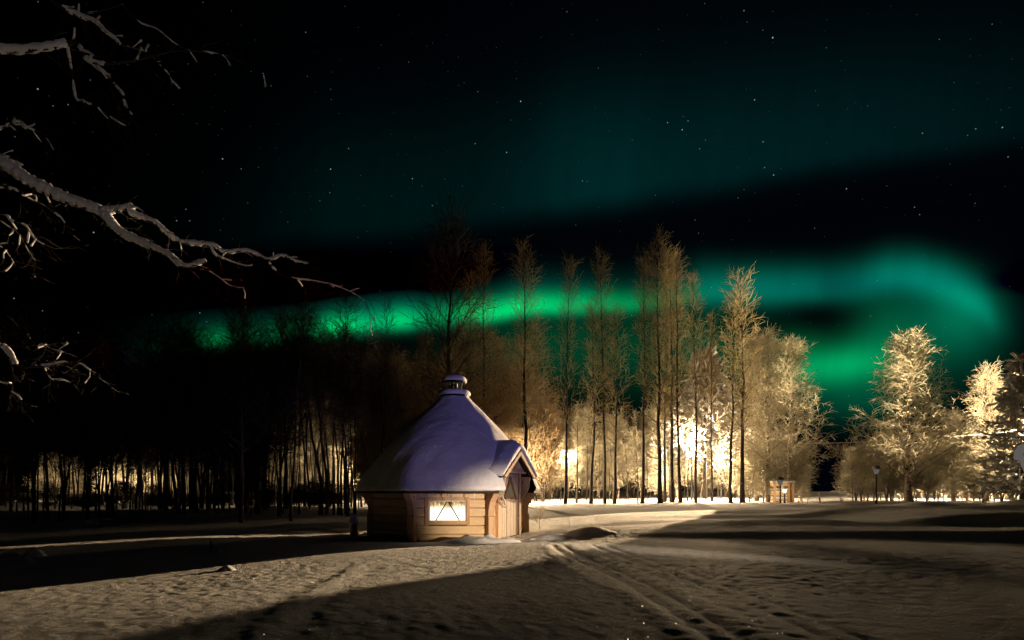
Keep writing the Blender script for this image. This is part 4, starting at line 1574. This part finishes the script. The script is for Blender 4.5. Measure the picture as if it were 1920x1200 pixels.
def smooth_path(c, sub=6):
    c = np.array(c, float)
    n = len(c)
    out = []
    for i in range(n - 1):
        p0, p1, p2, p3 = c[max(i - 1, 0)], c[i], c[i + 1], c[min(i + 2, n - 1)]
        for k in range(sub):
            u = k / sub
            out.append(.5 * ((2 * p1) + (-p0 + p2) * u + (2 * p0 - 5 * p1 + 4 * p2 - p3) * u * u + (-p0 + 3 * p1 - 3 * p2 + p3) * u ** 3))
    out.append(c[-1])
    return np.array(out)


bparts, sparts, tw = [], [], []
for nm, path, ra, rb, cover in BR:
    c = smooth_path([npt(*q) for q in path], 6)
    n = len(c)
    c = c + np.cumsum(rg.normal(0, .004, c.shape), 0) * np.linspace(0, 1, n)[:, None] * .5
    r_ = np.linspace(ra, rb, n) * .62
    bparts.append(tubes(c[None], r_[None], 7))
    # side twigs hanging off the branch
    m_ = max(2, int(n * .35))
    q, qr = grow(rg, c[None], r_[None], m_, .25, 1.0, C_(50), C_(.32), .3, 5, -.10, .2, min_r=.0028)
    tw.append(tubes(q, qr, 3))
    q2, qr2 = grow(rg, q, qr, 3, .3, 1.0, C_(40), C_(.14), .7, 3, -.1, .2, min_r=.002)
    tw.append(tubes(q2, qr2, 3))
    if cover > 0:
        # snow in lumps along the top
        fine = smooth_path(c, 3)
        m = len(fine)
        rr_ = np.interp(np.linspace(0, 1, m), np.linspace(0, 1, n), np.linspace(ra, rb, n))
        noise = np.convolve(rg.normal(0, 1, m + 12), np.ones(7) / 7, 'same')[6:6 + m]
        gate = np.convolve(rg.uniform(0, 1, m + 40), np.ones(21) / 21, 'same')[20:20 + m]
        gate = (np.argsort(np.argsort(gate)) / m) < (cover if cover < 1 else 2)
        runs, cur = [], []
        for i in range(m):
            if gate[i]: cur.append(i)
            elif cur:
                runs.append(cur); cur = []
        if cur: runs.append(cur)
        for ru in runs:
            if len(ru) < 4: continue
            ii = np.array(ru)
            e = np.minimum(1, np.minimum(np.arange(len(ii)), np.arange(len(ii))[::-1]) / 2.0 + .25)
            w_ = np.clip(rr_[ii] * 1.0 * (1 + .2 * noise[ii]) * e, rr_[ii] * .3, None)
            pp = fine[ii] + np.array([0, 0, 1.0]) * (rr_[ii] * .5)[:, None] + rg.normal(0, .02, (len(ii), 3)) * rr_[ii][:, None]
            V_, Q_ = tubes(pp[None], w_[None], 12)
            ax_ = np.repeat(pp, 12, axis=0)
            lump = sum(np.sin(V_ @ rg.normal(0, fq, 3) + rg.uniform(0, 6)) * am for fq, am in ((14, .04), (20, .05), (34, .07), (50, .07), (75, .07), (110, .06), (150, .05)))
            sparts.append((ax_ + (V_ - ax_) * (1 + lump)[:, None], Q_))
        # snow crumbs on the twigs
    keep = rg.uniform(size=len(q)) < .35 * max(cover, .3)
    if keep.any():
        qq = q[keep][:, :3] + np.array([0, 0, .008])
        sparts.append(tubes(qq, np.full(qq.shape[:2], .012) * rg.uniform(.4, 1.3, qq.shape[:2]), 5))
trk = np.array([[(0, 0, -.3), (.05, 0, 2), (.0, .05, 5), (.1, .0, 9), (.05, 0, 13)]])
V0, Q0 = tubes(trk, np.array([[.34, .27, .22, .15, .05]]), 14)
obj('trunk', mesh_np('near_trunk', V0, Q0, M_BARK_SNOWY), near)
# limbs that carry the branches
limbs = []
for nm, path, ra, rb, cover in BR:
    if path[0][0] < -30:
        e = npt(*path[0])
        z0 = max(.8, min(12, e[2] - .6))
        limbs.append(tubes(smooth_path([np.array([0, 0, z0]), np.array([e[0] * .5, e[1] * .5, (z0 + e[2]) / 2 + .15]), e], 5)[None], np.linspace(ra * 1.3, ra * .62, 11)[None], 7))
obj('branch', mesh_np('near_branches', *join(bparts + limbs), M_BARK), near)
obj('twig', mesh_np('near_twigs', *join(tw), M_BARK, False), near)
obj('snow', mesh_np('near_branch_snow', *join(sparts), M_SNOW), near)
